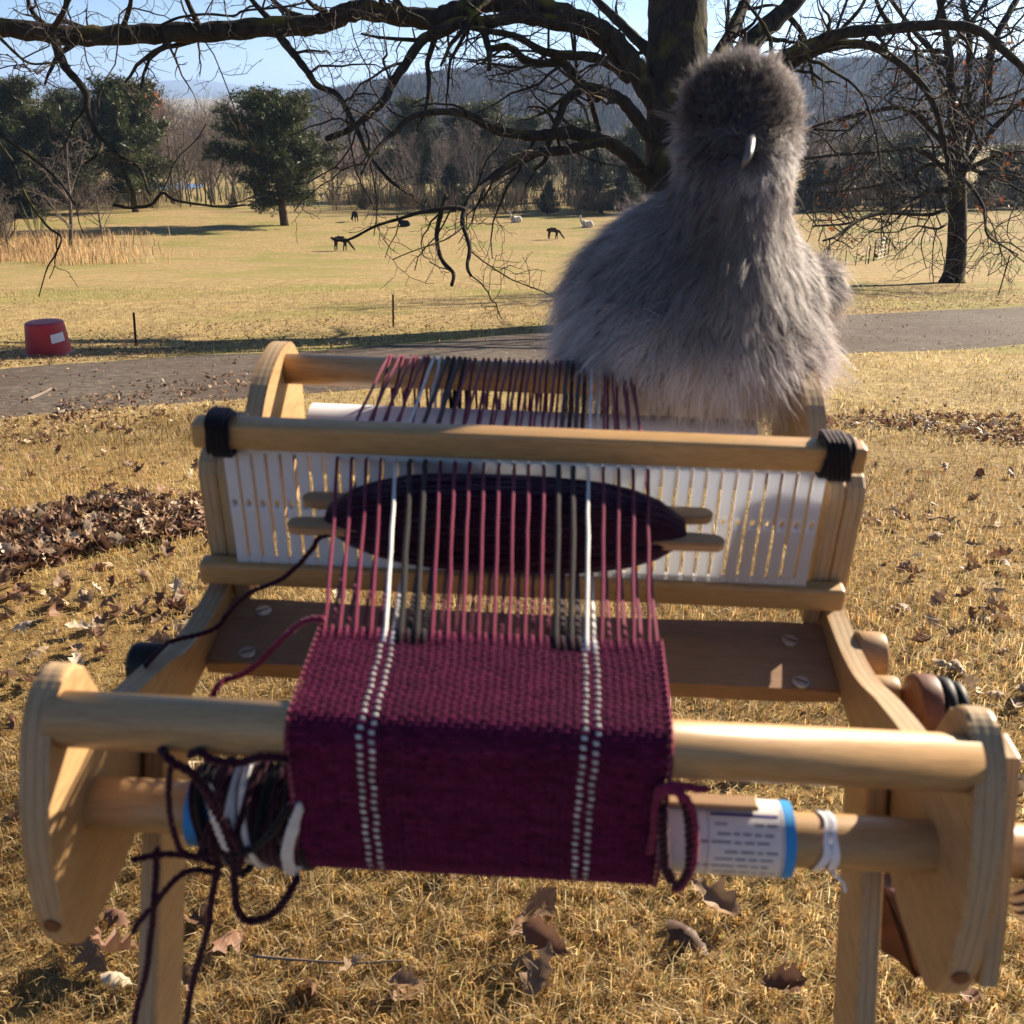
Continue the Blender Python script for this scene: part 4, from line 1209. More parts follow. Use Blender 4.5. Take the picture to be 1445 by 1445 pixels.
def second_oak():
    b = hit(1345, 399); zb = fdepth(b)
    tree = thing('oak_tree', 'bare oak at right beyond the road, straight dark trunk and dense twiggy crown', 'tree', tuple(b))
    tree['off'] = [float(c) for c in b]
    P = spline([pw(x, y, zb) for x, y in [(1343, 405), (1344, 396), (1347, 380), (1350, 350), (1351, 320), (1351, 280), (1350, 240), (1349, 215), (1346, 190)]], 6); P[0] -= [0, 0, .4]
    r = np.interp(np.linspace(0, 1, len(P)), [0, .09, .2, .4, 1], [44, 38, 30, 26, 23]) * zb / 1450 / 2
    V, Fs = rough_tube(P, r, 18, .05); part('trunk', V, Fs, M_bark, tree, True)
    z = zb
    limbs = [
        (c3([(1165, 740), (1150, 560), (1140, 400), (1125, 200), (1090, 0), (1080, -150), (1060, -330)]), 18, 6, z, z - 2),
        (c3([(1175, 720), (1230, 500), (1290, 400), (1310, 200), (1380, 60), (1440, -50), (1500, -200)]), 16, 6, z, z + 2),
        (c3([(1160, 720), (1200, 450), (1215, 250), (1210, 100), (1180, -50), (1200, -250)]), 14, 5, z, z + 2),
        (c3([(1190, 720), (1320, 660), (1445, 640), (1600, 650)]), 9, 3, z, z - 3), (c3([(1185, 720), (1300, 560), (1445, 420), (1600, 300)]), 11, 4, z, z - 1),
        (c3([(1150, 690), (1105, 600), (1090, 510), (1040, 390), (960, 290), (870, 220), (760, 170)]), 11, 4, z, z - 4),
        (c3([(1150, 800), (1040, 805), (980, 850), (880, 882), (760, 920), (660, 990), (600, 1012)]), 10, 3, z, z - 5),
        (c3([(1150, 860), (1060, 900), (950, 900), (840, 900), (700, 940), (560, 950)]), 6, 2.5, z, z - 2),
        (c3([(1140, 740), (1000, 630), (800, 642), (650, 652), (500, 672)]), 8, 3, z, z - 3), (c3([(1120, 620), (960, 462), (800, 470), (720, 490), (600, 520), (480, 560)]), 8, 3, z, z + 1),
        (c3([(1120, 940), (1080, 962), (1000, 950), (930, 965)]), 4, 1.6, z, z - 1), (c3([(1200, 760), (1270, 860), (1290, 985), (1350, 1030), (1420, 1072)]), 5, 2, z, z - 3),
        (c3([(1200, 700), (1350, 760), (1500, 840)]), 7, 3, z, z - 3), (c3([(1130, 700), (1050, 690), (960, 740), (830, 780), (700, 800), (560, 820)]), 7, 2.5, z, z + 3),
        (c3([(1140, 300), (1000, 150), (900, 20), (820, -100)]), 9, 4, z, z - 1), (c3([(1125, 200), (1250, 60), (1330, -100)]), 9, 4, z, z + 2)]
    outs = [[], [], []]
    for k, (pts, w0, w1, z0, z1) in enumerate(limbs):
        P, r = limb_px(pts, w0, w1, z0, z1, .3); V, Fs = pt_tube(P, r, 8); part('limb', V, Fs, M_bark, tree, True)
        sprout(P, r, outs, 0, [(.34, .9, 3.0 if k not in (6, 7) else 1.6, .2, -.015, .42, .017, .10), (.28, .5, 1.6 if k not in (6, 7) else .9, .26, -.015, .5, .0095, .10), (.30, .25, .8, .3, -.02, .6, .0070, .2)])
    V, F_ = tubes(outs[0], 4); part('branches', V, F_, M_bark, tree, True)['kind'] = 'stuff'
    V, F_ = tubes(outs[1] + outs[2], 3); part('twigs', V, F_, M_twig, tree, True)['kind'] = 'stuff'
    tips = np.array([q[0][-1] for q in outs[1]]); tips = tips[rng.random(len(tips)) < .35]
    clus = tips[rng.integers(0, len(tips), 26)]
    d2 = np.min(np.linalg.norm(tips[:, None] - clus[None], axis=2), axis=1); tips = tips[d2 < 1.0]
    if len(tips):
        V, Fq, c = leaf_cards(np.repeat(tips, 3, 0) + rng.normal(0, .06, (len(tips) * 3, 3)), .13, np.array([[.34, .12, .04], [.26, .09, .035], [.22, .12, .06]]))
        part('dead_leaves', V, Fq, M_leaf, tree, False, c)['kind'] = 'stuff'
second_oak()

# --- bare saplings and distant bare trees (shared meshes)
def bare_variant(seed, h, spread, nl, dens=1.0, base_r=.13):
    global rng
    keep = rng; rng = np.random.default_rng(seed)
    outs = [[], [], []]
    tr = wander((0, 0, 0), (rng.normal(0, .05), rng.normal(0, .05), 1), h * .95, 10, .05, np.array([0, 0, .08])); rt = np.linspace(base_r, base_r * .15, 10)
    V1 = pt_tube(tr, rt, 8)
    prim = []
    for k in range(nl):
        t = .15 + .8 * (k + rng.random()) / nl; i = int(t * 9); p = tr[i] + (tr[min(i + 1, 9)] - tr[i]) * (t * 9 - i)
        a = rng.random() * 6.28; d = np.array([math.cos(a) * spread, math.sin(a) * spread, .9])
        P = wander(p, d, h * (.62 - .42 * t) * (.8 + .4 * rng.random()), 8, .12, np.array([0, 0, .06])); r = np.linspace(rt[i] * .5, rt[i] * .12 + .006, 8)
        prim.append((P, r)); sprout(P, r, outs, 0, [(h * .045 / dens, h * .08, h * .24, .16, .03, .5, h * .0016, .15), (h * .035 / dens, h * .04, h * .11, .2, .03, .6, h * .0012, .1)])
    m1 = merge([V1, (lambda v, f: (v, [f]))(*tubes(prim, 5))]); m2 = tubes(outs[0] + outs[1], 3)
    rng = keep
    return np_mesh('trunk', m1[0], m1[1], M_bark2, True), np_mesh('twigs', m2[0], m2[1], M_twig2, True)
BARE = [bare_variant(11, 8, .9, 15, 1.0), bare_variant(12, 8, .55, 17, 1.0), bare_variant(13, 8, 1.2, 14, 1.0), bare_variant(14, 8, .7, 20, 1.15)]
def place_bare(x, y, z, h, k, label, group=None, name='bare_tree', sx=1.0):
    o = thing(name, label, 'tree', (x, y, z), rng.random() * 6.28, group)
    s = h / 8; o.scale = (s * sx, s * sx, s)
    for nm, me in zip(('trunk', 'twigs'), BARE[k % len(BARE)]):
        c = bpy.data.objects.new(nm, me); link(c, o)
        if nm == 'twigs': c['kind'] = 'stuff'
    return o

# --- pines and cedars: needle tufts on real branches (shared meshes)
def pine_variant(seed, kind, ntuft, leafsz):
    global rng
    keep = rng; rng = np.random.default_rng(seed); h = 10.0
    tr = wander((0, 0, -.3), (0, 0, 1), h * .95, 12, .025, np.array([0, 0, .1])); rt = np.linspace(.26, .03, 12)
    prim, anchors = [], []
    lo = .2 if kind == 'pine' else .04
    nb = 84 if kind == 'pine' else 70
    for k in range(nb):
        t = lo + (1 - lo) * (k + rng.random()) / nb
        i = min(int(t * 11), 10); p = tr[i] + (tr[i + 1] - tr[i]) * (t * 11 - i); a = k * 2.4 + rng.normal(0, .5)
        q = (t - lo) / (1 - lo)
        if kind == 'pine': ln = 3.4 * (1 - q ** 3.2) ** .62 * (.6 + .5 * min(1, q / .25)) * (.45 + .75 * rng.random()); el = rng.normal(.18, .22) + .5 * q
        else: ln = 2.4 * (1 - q) ** .8 * (.75 + .4 * rng.random()) + .15; el = .25
        d = np.array([math.cos(a), math.sin(a), el]); P = wander(p, d, max(ln, .3), 6, .10, np.array([0, 0, .02 if kind == 'pine' else .06]))
        prim.append((P, np.linspace(.05 * (1 - q) + .015, .008, 6)))
        for s in np.linspace(.35, 1, max(3, int(ln * 3.2))):
            j = min(int(s * 5), 4); c = P[j] + (P[j + 1] - P[j]) * (s * 5 - j); anchors.append(c)
    anchors = np.array(anchors)
    A = anchors[rng.integers(0, len(anchors), ntuft)] + rng.normal(0, .27 if kind == 'pine' else .2, (ntuft, 3))
    # each tuft: a fan of narrow needles
    nn = 5; P = np.repeat(A, nn, 0); d = rng.normal(0, 1, P.shape); d[:, 2] += .5; d /= np.linalg.norm(d, axis=1, keepdims=True)
    s = np.cross(d, rng.normal(0, 1, P.shape)); s /= np.linalg.norm(s, axis=1, keepdims=True); L = leafsz * (.6 + .7 * rng.random((len(P), 1)))
    V = np.stack([P + s * L * .10, P - s * L * .10, P + d * L], 1).reshape(-1, 3); F_ = np.arange(len(V)).reshape(-1, 3)
    base = np.array([.055, .070, .020]) if kind == 'pine' else np.array([.036, .048, .020])
    tone = (1 + rng.normal(0, .25, (ntuft, 1))); c = base * np.clip(tone, .4, 1.8); c[:, 0] *= 1 + .5 * (rng.random(ntuft) < .15)
    m1 = merge([pt_tube(tr, rt, 8), (lambda v, f: (v, [f]))(*tubes(prim, 4))])
    rng = keep
    return np_mesh('trunk', m1[0], m1[1], M_pbark, True), np_mesh('needles', V, F_, M_needle, False, np.repeat(np.clip(c, .005, .4), nn * 3, 0))
PINES = [pine_variant(21, 'pine', 9500, .34), pine_variant(22, 'pine', 8500, .36), pine_variant(23, 'pine', 9500, .33)]
CEDARS = [pine_variant(31, 'cedar', 7200, .30), pine_variant(32, 'cedar', 7600, .28)]
def place_conifer(x, y, z, h, w, var, label, cat='tree', name='pine_tree', group=None):
    o = thing(name, label, cat, (x, y, z), rng.random() * 6.28, group)
    o.scale = (w, w, h / 10)
    for nm, me in zip(('trunk', 'needles'), var):
        c = bpy.data.objects.new(nm, me); link(c, o)
        if nm == 'needles': c['kind'] = 'stuff'
    return o
def by_px(x, ybase, ytop, d=None):
    """ground point under a photo point and the height that reaches up to ytop; d = distance when the base is hidden"""
    if d is None: b = hit(x, ybase)
    else:
        r = ray(x, ybase); X = r[0] / r[1] * d; b = np.array([X, d, float(gz(X, d))])
    z = fdepth(b); top = pw(x, ytop, z); return b, float(top[2] - b[2])

for x, yb, yt, d, w, v, lab in [
    (402, 318, 124, None, 1.02, 0, 'broad dark pine standing alone at the far edge of the field'),
    (42, 300, 108, 92, .82, 1, 'tall pine at the far left edge of the field behind the dry grass'),
    (112, 300, 122, 104, .72, 2, 'pine between the two taller pines at the left of the field'),
    (192, 300, 107, 96, .84, 0, 'tall pine left of the pond with an orange tree behind it'),
    (588, 296, 136, 128, .75, 1, 'round-headed pine with a sunlit top in the middle of the tree line'),
    (683, 296, 138, 132, .72, 2, 'green pine rising over scrub right of the round-headed pine'),
    (655, 296, 146, 140, .6, 0, 'slim pine squeezed between two green pines of the tree line'),
    (742, 296, 162, 118, .75, 1, 'dark pine in the tree line above the small black cedar'),
    (815, 296, 165, 124, .7, 0, 'pine in the tree line left of the hen and above the lying pale alpaca'),
    (905, 297, 170, 112, .9, 2, 'dark pine close behind the back of the hen'),
    (1210, 297, 190, 112, 1.0, 0, 'dark pine right of the hen, behind the drooping oak twigs'),
    (1275, 297, 185, 122, .95, 1, 'bluish pine left of the trunk of the second oak'),
    (1410, 297, 200, 112, .9, 2, 'dark pine at the right edge behind the bare oak')]:
    b, h = by_px(x, yb, yt, d); place_conifer(*b, h, w * h / 10 * 1.38, PINES[v], lab)
for x, yt, d, w, v, lab in [
    (772, 250, 100, .8, 0, 'small black-green cedar at the back of the field above the brown grazing alpaca'),
    (640, 225, 103, 1.0, 1, 'dark bushy cedar behind the twigs that hang over the field'),
    (848, 205, 102, 1.0, 0, 'tall dark cedar just left of the hen at the back of the field'),
    (885, 225, 100, 1.0, 1, 'wide dark cedar touching the outline of the hen on its left'),
    (25, 205, 88, 1.3, 1, 'dense dark cedar low at the left edge of the picture'),
    (1140, 220, 104, 1.2, 0, 'dark cedar just right of the hen under the drooping oak twigs'),
    (1180, 225, 101, 1.2, 1, 'cedar behind the far end of the wire fence'),
    (1250, 232, 103, 1.2, 0, 'low cedar above the metal gate'),
    (1310, 225, 101, 1.2, 1, 'cedar directly left of the trunk of the second oak'),
    (1390, 235, 100, 1.2, 0, 'cedar directly right of the trunk of the second oak'),
    (1435, 230, 103, 1.2, 1, 'cedar at the right edge of the picture'),
    (515, 262, 106, .8, 0, 'low cedar among bare saplings above the black alpaca')]:
    b, h = by_px(x, 298, yt, d); place_conifer(*b, h, w * h / 10 * 1.75, CEDARS[v], lab, name='cedar_tree')

# bare trees near the left of the field
for x, yb, yt, k, lab, sx in [
    (100, 350, 190, 2, 'bushy bare sapling in the tall dry grass at the left of the field', 1.3),
    (145, 342, 240, 0, 'short bare sapling right of the bushy one in the dry grass', 1.2),
    (13, 357, 265, 1, 'thin bare sapling at the left edge in the tall dry grass', 1.0)]:
    b, h = by_px(x, yb, yt); place_bare(*b, h, k, lab, None, 'bare_tree', sx)
G_BARE = 'bare grey trees along the back of the field'
for k in range(110):
    x = rng.choice([rng.uniform(235, 340), rng.uniform(470, 640), rng.uniform(600, 800), rng.uniform(-60, 300), rng.uniform(780, 1500)]); d = rng.uniform(104, 150)
    yt = rng.uniform(165, 225) if x > 450 else rng.uniform(140, 215)
    b, h = by_px(x, 298, yt, d); place_bare(*b, max(h, 4), k, 'leafless grey tree in the belt along the back of the field', G_BARE, 'bare_tree', rng.uniform(.6, .95))
for k in range(46):
    x = rng.uniform(-120, 1560); d = rng.uniform(190, 420); yt = rng.uniform(120, 160) if x < 480 else rng.uniform(140, 175)
    b, h = by_px(x, 250, yt, d); place_bare(*b, float(np.clip(h, 7, 22)), k, 'far leafless tree in the valley beyond the belt of trees', 'bare trees in the valley', 'bare_tree', rng.uniform(.55, .9))
b, h = by_px(222, 250, 128, 150); o = place_bare(*b, h, 1, 'tree with rusty orange autumn foliage right of a tall pine', None, 'autumn_tree', .6)
pts = rng.normal(0, 1, (900, 3)); pts /= np.linalg.norm(pts, axis=1, keepdims=True); pts = pts * rng.random((900, 1)) ** .4 * [2.4, 2.4, 3.2] + [0, 0, 5.4]
V, Fq, c = leaf_cards(pts, .6, np.array([[.30, .11, .035], [.24, .085, .03]])); lv = part('foliage', V, Fq, M_leaf, None, False, c); lv.parent = o; lv['kind'] = 'stuff'

# ------------------------------------------------------------------ far land: wooded ridge, low woods, blue plateau
def ridge_line(xs, ys, d):
    P = []
    for x, y in zip(xs, ys):
        r = ray(x, y); t = d / r[1]; p = CAM + r * t; P.append((p[0], p[2]))
    return np.array(P)
def hill(name, xs, ys, d0, d1, base, mat_, wood_n, tree_h, cols):
    """a long hill rising from distance d0 to a crest at d1"""
    cr = ridge_line(xs, ys, d1); X = np.linspace(cr[0, 0], cr[-1, 0], 150)
    zc = np.interp(X, cr[:, 0], cr[:, 1]) - tree_h * .8
    n = 40; s = np.linspace(0, 1.7, n)
    prof_ = np.sin(np.clip(s, 0, 1) * math.pi / 2) ** 1.4 * (1 - .25 * np.clip(s - 1, 0, 1))
    Y = d0 + (d1 - d0) * s
    wob = lambda x, y: 9 * np.sin(x * .011 + y * .013) + 6 * np.sin(x * .027 - y * .009)
    XX = X[None, :] * (Y / d1)[:, None] ** .5
    Z = base + (zc - base)[None, :] * prof_[:, None] + np.where(prof_[:, None] > 0, wob(XX, Y[:, None]) * (prof_ * (1 - prof_) * 1.6)[:, None], 0)
    V = np.stack([XX, np.broadcast_to(Y[:, None], XX.shape), Z], -1).reshape(-1, 3)
    i = np.arange(n * 150).reshape(n, 150); q = np.stack([i[:-1, :-1], i[:-1, 1:], i[1:, 1:], i[1:, :-1]], -1).reshape(-1, 4)
    tag(part(name, V, q, mat_, None, True), kind='structure')
    if wood_n:
        ii = rng.integers(0, n - 1, wood_n) ; ii = (rng.random(wood_n) * (n * .64)).astype(int); jj = rng.integers(0, 149, wood_n)
        p = V.reshape(n, 150, 3)[ii, jj]; p2 = V.reshape(n, 150, 3)[ii + 1, jj + 1]; t = rng.random((wood_n, 3)); p = p * (1 - t) + p2 * t
        woods(name + '_woods', p, tree_h, cols, 7)
def woods(name, p, tree_h, cols, m=9, wd=.035):
    n = len(p); h = tree_h * (.6 + .7 * rng.random(n))
    a = rng.random((n, m)) * 6.28; rr = rng.random((n, m)) ** .5 * (h * .30)[:, None]
    base = p[:, None, :] + np.stack([np.cos(a) * rr * .35, np.sin(a) * rr * .35, (h[:, None] * .15 * rng.random((n, m)))], -1)
    tip = p[:, None, :] + np.stack([np.cos(a) * rr * 1.5, np.sin(a) * rr * 1.5, h[:, None] * (.55 + .45 * rng.random((n, m)))], -1)
    th = rng.random((n, m)) * 3.14; s = np.stack([np.cos(th), np.sin(th), th * 0], -1) * (h * wd)[:, None, None]
    mid = base * .4 + tip * .6
    V = np.stack([base, mid - s, tip, mid + s], 2).reshape(-1, 3); i = np.arange(n * m)[:, None] * 4
    F_ = np.concatenate([np.concatenate([i, i + 1, i + 2], 1), np.concatenate([i, i + 2, i + 3], 1)])
    c = cols[rng.integers(0, len(cols), n)] * (1 + rng.normal(0, .2, (n, 1)))
    o = part(name, V, F_, M_woods, None, False, np.repeat(np.clip(c, .01, .5), m * 4, 0)); tag(o, kind='stuff')
M_woods = attr_mat('far_woods', .9, .1)
M_hill = plain('leaf_strewn_hillside', (.085, .065, .05), .95, .05, 0, .3, .02, 0)
M_far = plain('far_plateau_rock', (.10, .11, .10), .95, .05, 0, .2, .002, 0)
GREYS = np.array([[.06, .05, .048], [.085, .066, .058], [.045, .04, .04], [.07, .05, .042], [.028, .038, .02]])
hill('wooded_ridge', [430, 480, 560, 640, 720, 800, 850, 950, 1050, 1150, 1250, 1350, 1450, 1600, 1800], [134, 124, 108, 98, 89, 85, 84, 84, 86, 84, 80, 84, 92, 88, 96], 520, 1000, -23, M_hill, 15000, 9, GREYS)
hill('plateau', [-700, -400, -100, 60, 150, 200, 250, 285, 310, 345, 420, 700, 1100, 1700, 2300], [116, 112, 110, 112, 118, 121, 113, 112, 116, 122, 125, 122, 118, 114, 116], 5200, 8200, -24, M_far, 0, 2, GREYS)
P = []
for k in range(13000):
    d = math.exp(rng.uniform(math.log(170), math.log(1900))); x = rng.uniform(-1.15, 1.0) * d
    px_ = 722.5 + 1450 * x / d
    if px_ > 440 and d > 500: continue
    f_ = math.sin(x * .018 + 1.7) + math.sin(d * .026 + x * .006)
    if d < 420 and f_ < .75: continue
    P.append((x, d, float(gz(x, d)) - .3))
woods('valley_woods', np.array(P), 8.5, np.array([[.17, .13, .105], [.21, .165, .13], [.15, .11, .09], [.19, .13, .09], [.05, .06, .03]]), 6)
# undergrowth along the back of the field
P = []
for k in range(1100):
    x = rng.uniform(-70, 75); d = rng.uniform(97, 118) if rng.random() < .7 else rng.uniform(60, 70)
    if d < 80 and not -45 < x < -30: continue
    if 240 < 722.5 + 1450 * x / d < 470 and rng.random() < .6: continue
    P.append((x, d, float(gz(x, d)) - .1))
woods('scrub', np.array(P), 2.7, np.array([[.16, .12, .085], [.12, .09, .06], [.09, .075, .045], [.06, .06, .03]]), 34, .009)
# pond
b = hit(235, 266); t = NT('pond_water'); t.base((.02, .03, .04), .04, .5)
A = np.linspace(0, 2 * math.pi, 40)[:-1]; rr = 1 + .15 * np.sin(A * 3 + 1)
V = np.concatenate([[[b[0], b[1], b[2] + .25]], np.stack([b[0] + np.cos(A) * 5.5 * rr, b[1] + np.sin(A) * 9 * rr, np.full(39, b[2] + .25)], 1)])
tag(part('pond', V, np.stack([np.zeros(39, int), 1 + np.arange(39), 1 + (np.arange(39) + 1) % 39], 1), t.m), kind='structure')

# ------------------------------------------------------------------ alpacas
def alpaca(x, y, d, facing, colour, pose, label, scale=1.0):
    b = hit(x, y)
    t = thing('alpaca', label, 'alpaca', tuple(b), facing)
    m = M_alp[colour]
    bm = bmesh.new()
    if pose == 'graze':
        nodes = [((0, 0, .95), .22), ((-.38, 0, .93), .24), ((.34, 0, .92), .21), ((.55, 0, .84), .13), ((.78, 0, .5), .085), ((.98, 0, .22), .085), ((1.12, 0, .10), .05),
                 ((-.42, .12, .6), .11), ((-.40, .13, .3), .055), ((-.42, .13, .02), .05), ((-.42, -.12, .6), .11), ((-.5, -.13, .3), .055), ((-.48, -.13, .02), .05),
                 ((.34, .11, .55), .09), ((.35, .12, .28), .05), ((.34, .12, .02), .048), ((.30, -.11, .55), .09), ((.22, -.12, .28), .05), ((.2, -.12, .02), .048), ((-.62, 0, .95), .08), ((-.7, 0, .78), .05),
                 ((.97, .07, .33), .02), ((.93, .1, .43), .014), ((.97, -.07, .33), .02), ((.93, -.1, .43), .014)]
        edges = [(0, 1), (0, 2), (2, 3), (3, 4), (4, 5), (5, 6), (1, 7), (7, 8), (8, 9), (1, 10), (10, 11), (11, 12), (2, 13), (13, 14), (14, 15), (2, 16), (16, 17), (17, 18), (1, 19), (19, 20), (5, 21), (21, 22), (5, 23), (23, 24)]
    else:
        nodes = [((0, 0, .36), .33), ((-.36, 0, .32), .27), ((.32, 0, .34), .26), ((.56, 0, .46), .12), ((.66, 0, .78), .09), ((.70, 0, .98), .095), ((.86, 0, .94), .05),
                 ((-.2, .22, .08), .08), ((.3, .2, .06), .07), ((.55, .16, .05), .05), ((-.2, -.22, .08), .08), ((.3, -.2, .06), .07), ((.55, -.16, .05), .05), ((.66, .06, 1.08), .02), ((.65, .08, 1.18), .012), ((.66, -.06, 1.08), .02), ((.65, -.08, 1.18), .012), ((-.6, 0, .22), .10)]
        edges = [(0, 1), (0, 2), (2, 3), (3, 4), (4, 5), (5, 6), (1, 7), (7, 8), (8, 9), (1, 10), (10, 11), (11, 12), (5, 13), (13, 14), (5, 15), (15, 16), (1, 17)]
    me = bpy.data.meshes.new('body'); me.from_pydata([tuple(np.array(c) * scale) for c, _ in nodes], edges, []); me.materials.append(m)
    o = link(bpy.data.objects.new('body', me), t)
    md = o.modifiers.new('skin', 'SKIN'); o.modifiers.new('sub', 'SUBSURF').levels = 1; o.modifiers['sub'].render_levels = 2
    for v, (_, r) in zip(me.skin_vertices[0].data, nodes): v.radius = (r * scale, r * scale)
    me.skin_vertices[0].data[0].use_root = True
    md.use_smooth_shade = True
M_alp = {'brown': plain('brown_fleece', (.055, .026, .018), .9, .1, 0, .3, 8, 0), 'black': plain('black_fleece', (.012, .010, .011), .9, .1, 0, .3, 8, 0), 'white': plain('cream_fleece', (.55, .50, .43), .9, .1, 0, .12, 6, 0), 'pied': plain('dark_pied_fleece', (.04, .028, .024), .9, .1, 0, .5, 4, 0)}
alpaca(482, 354, 0, R(-8), 'pied', 'graze', 'dark alpaca grazing in the field among hanging oak twigs, nearest of the herd', .74)
alpaca(781, 338, 0, R(-12), 'brown', 'graze', 'brown alpaca grazing head down in the open field left of the hen', .70)
alpaca(501, 313, 0, R(120), 'black', 'graze', 'black alpaca standing at the back of the field above the nearest dark one', .75)
alpaca(571, 320, 0, R(170), 'black', 'lie', 'black alpaca lying low in the tree shade at the back of the field', .8)
alpaca(729, 314, 0, R(200), 'white', 'lie', 'cream alpaca lying in the shade in front of the small cedar', .85)
alpaca(829, 321, 0, R(190), 'white', 'lie', 'cream alpaca lying down close to the back of the hen', .85)
# ------------------------------------------------------------------ fence posts, gate, wire
M_rust = plain('rusty_steel_post', (.075, .035, .025), .75, .3, .3, .35, 20)
M_gatem = plain('galvanised_gate', (.20, .19, .18), .6, .3, .5, .15, 20)
M_wire = plain('fence_wire', (.20, .17, .15), .5, .4, .7, .2, 20, 0)
def post(x, yb, yt, label, group=None, r=.02, lean=0.0, mat_=None):
    b, h = by_px(x, yb, yt)
    t = thing('fence_post', label, 'fence post', tuple(b), 0, group); t.rotation_euler = (lean * .5, lean, .4)
    lst = [box_bm((-r, -r * .18, -.2), (r, r * .18, h), .001, 1), box_bm((-r * .18, r * .18, -.2), (r * .18, r * 1.1, h), .001, 1)]
    bm_part('stake', join_bm(*lst), mat_ or M_rust, t)
    st = [box_bm((-r * .5, -r * .55, z), (r * .5, -r * .2, z + .012), 0) for z in np.arange(h * .2, h - .03, .09)]
    bm_part('studs', join_bm(*st), mat_ or M_rust, t)['kind'] = 'stuff'
    return b, h
post(192, 488, 437, 'thin rusty stake between the red tub and the grass beside the road at left', None, .014, .06)
post(555, 462, 412, 'thin rusty stake in the grass beyond the road above the loom', None, .014, .03)
post(1409, 416, 357, 'rusty steel post leaning in the grass right of the second oak', None, .017, .1)
fp = []
for x, yb, yt in [(1175, 371, 352), (1192, 376, 351), (1207, 375, 350), (1221, 373, 347), (1225, 372, 344), (1253, 358, 334), (1258, 354, 338), (1269, 352, 337), (1278, 350, 336), (1287, 347, 335), (1296, 345, 334), (1304, 343, 333), (1311, 341, 331), (1319, 339, 330)]:
    fp.append(post(x, yb, yt, 'weathered steel post of the low wire fence left of the second oak', 'wire fence posts', (.036 if x in (1225, 1253) else .022)))
wire = thing('fence_wire', 'thin wires strung along the low fence left of the second oak', 'wire', tuple(fp[0][0])); wire['off'] = [float(c) for c in fp[0][0]]
for seg in (fp[:5], fp[5:]):
    for f_ in (.35, .62, .9):
        P = [b + [0, 0, h * f_] for b, h in seg]
        V, Fs = pt_tube(np.array(P), .005, 4); part('strand', V, Fs, M_wire, wire)
def gate():
    a, h1 = by_px(1232.5, 369, 342); b, h2 = by_px(1247.5, 364, 337)
    t = thing('metal_gate', 'small barred metal gate standing in the wire fence left of the second oak', 'gate', tuple(a)); t['off'] = [float(c) for c in a]
    up = np.array([0, 0, 1.0]); h = 1.05
    for p in (a, b):
        V, Fs = pt_tube(np.array([p + up * .02, p + up * h * 1.02]), .035, 8); part('upright', V, Fs, M_rust, t, True)
    for k in range(6):
        z = .08 + k * (h - .1) / 5; V, Fs = pt_tube(np.array([a + up * z, b + up * z]), .02, 6); part('rail', V, Fs, M_gatem, t, True)
    for s in (.33, .66):
        p = a * (1 - s) + b * s; V, Fs = pt_tube(np.array([p + up * .06, p + up * h]), .018, 6); part('stay', V, Fs, M_gatem, t, True)
gate()

# ------------------------------------------------------------------ red tub
def tub():
    b = hit(70, 500); z = fdepth(b); s = z / 1450
    t = thing('feed_tub', 'upside-down red plastic tub with a white label beside the road at left', 'tub', tuple(b))
    rb, rt, h = 30.5 * s, 25.5 * s, 46 * s
    prof_ = [(rb * 1.03, 0), (rb * 1.03, .02), (rb * .99, .03), (rb * .985, .05), (rt * 1.02, h - .03), (rt, h - .008), (rt * .96, h), (rt * .6, h + .002), (0.001, h + .002)]
    n = 44; A = np.arange(n) * 2 * math.pi / n
    V = np.array([(r * math.cos(a), r * math.sin(a), z_) for r, z_ in prof_ for a in A]); i = np.arange(len(prof_) * n).reshape(-1, n)
    q = np.stack([i[:-1], np.roll(i, -1, 1)[:-1], np.roll(i, -1, 1)[1:], i[1:]], -1).reshape(-1, 4)
    m = plain('red_plastic', (.45, .030, .038), .45, .4, 0, .12, 6); o = part('shell', V, q, m, t, True)
    R_ = []
    for zz, k in ((h * .5, 0), (h * .76, 1)):
        rr = rb * .985 + (rt - rb) * (zz / h) + .022
        for a in np.linspace(-.98, -.30, 8): R_.append((rr * math.cos(a), rr * math.sin(a), zz + .02 * a))
    V = np.array(R_); j = np.arange(7); part('label', V, np.stack([j, j + 1, 9 + j, 8 + j], 1), M_roll, t, True)
    V, Fs = pt_tube(np.array([(rb * 1.04 * math.cos(a), rb * 1.04 * math.sin(a), .015) for a in np.linspace(0, 2 * math.pi, 40)]), .012, 6); part('rim', V, Fs, plain('pale_rim', (.33, .25, .2), .6), t, True)
tub()

# brown bag-like board leaning behind the right leg
def board():
    pts = [at_v(x, y, .09) for x, y in ((1222, 1240), (1262, 1240), (1300, 1372), (1262, 1345), (1228, 1318))]
    c = np.mean(pts, 0)
    t = thing('hanging_pouch', 'dark red-brown leather pouch hanging behind the right front leg of the loom stand', 'pouch', tuple(c), loom=True)
    Q = smooth_closed([(p[0], p[2]) for p in pts], 6)
    bm = bmesh.new(); a = [bm.verts.new((x, .085, w)) for x, w in Q]; b = [bm.verts.new((x, .108, w)) for x, w in Q]
    fa = bm.faces.new(a); fb = bm.faces.new(b)
    for i in range(len(Q)): bm.faces.new((a[i], a[(i + 1) % len(Q)], b[(i + 1) % len(Q)], b[i]))
    bmesh.ops.bevel(bm, geom=[e for e in bm.edges if fa in e.link_faces or fb in e.link_faces], offset=.006, segments=3, affect='EDGES')
    bm_part('body', bm, plain('red_brown_leather', (.10, .035, .025), .55, .3, 0, .5, 40, .3), t, True)
    V, Fs = pt_tube(spline([(Q[0][0] + .006, .096, Q[0][1]), (Q[0][0] + .004, .096, Q[0][1] + .03), (.2, .1, -.105)], 5), .002, 6); part('strap', V, Fs, M_brown, t, True)
board()
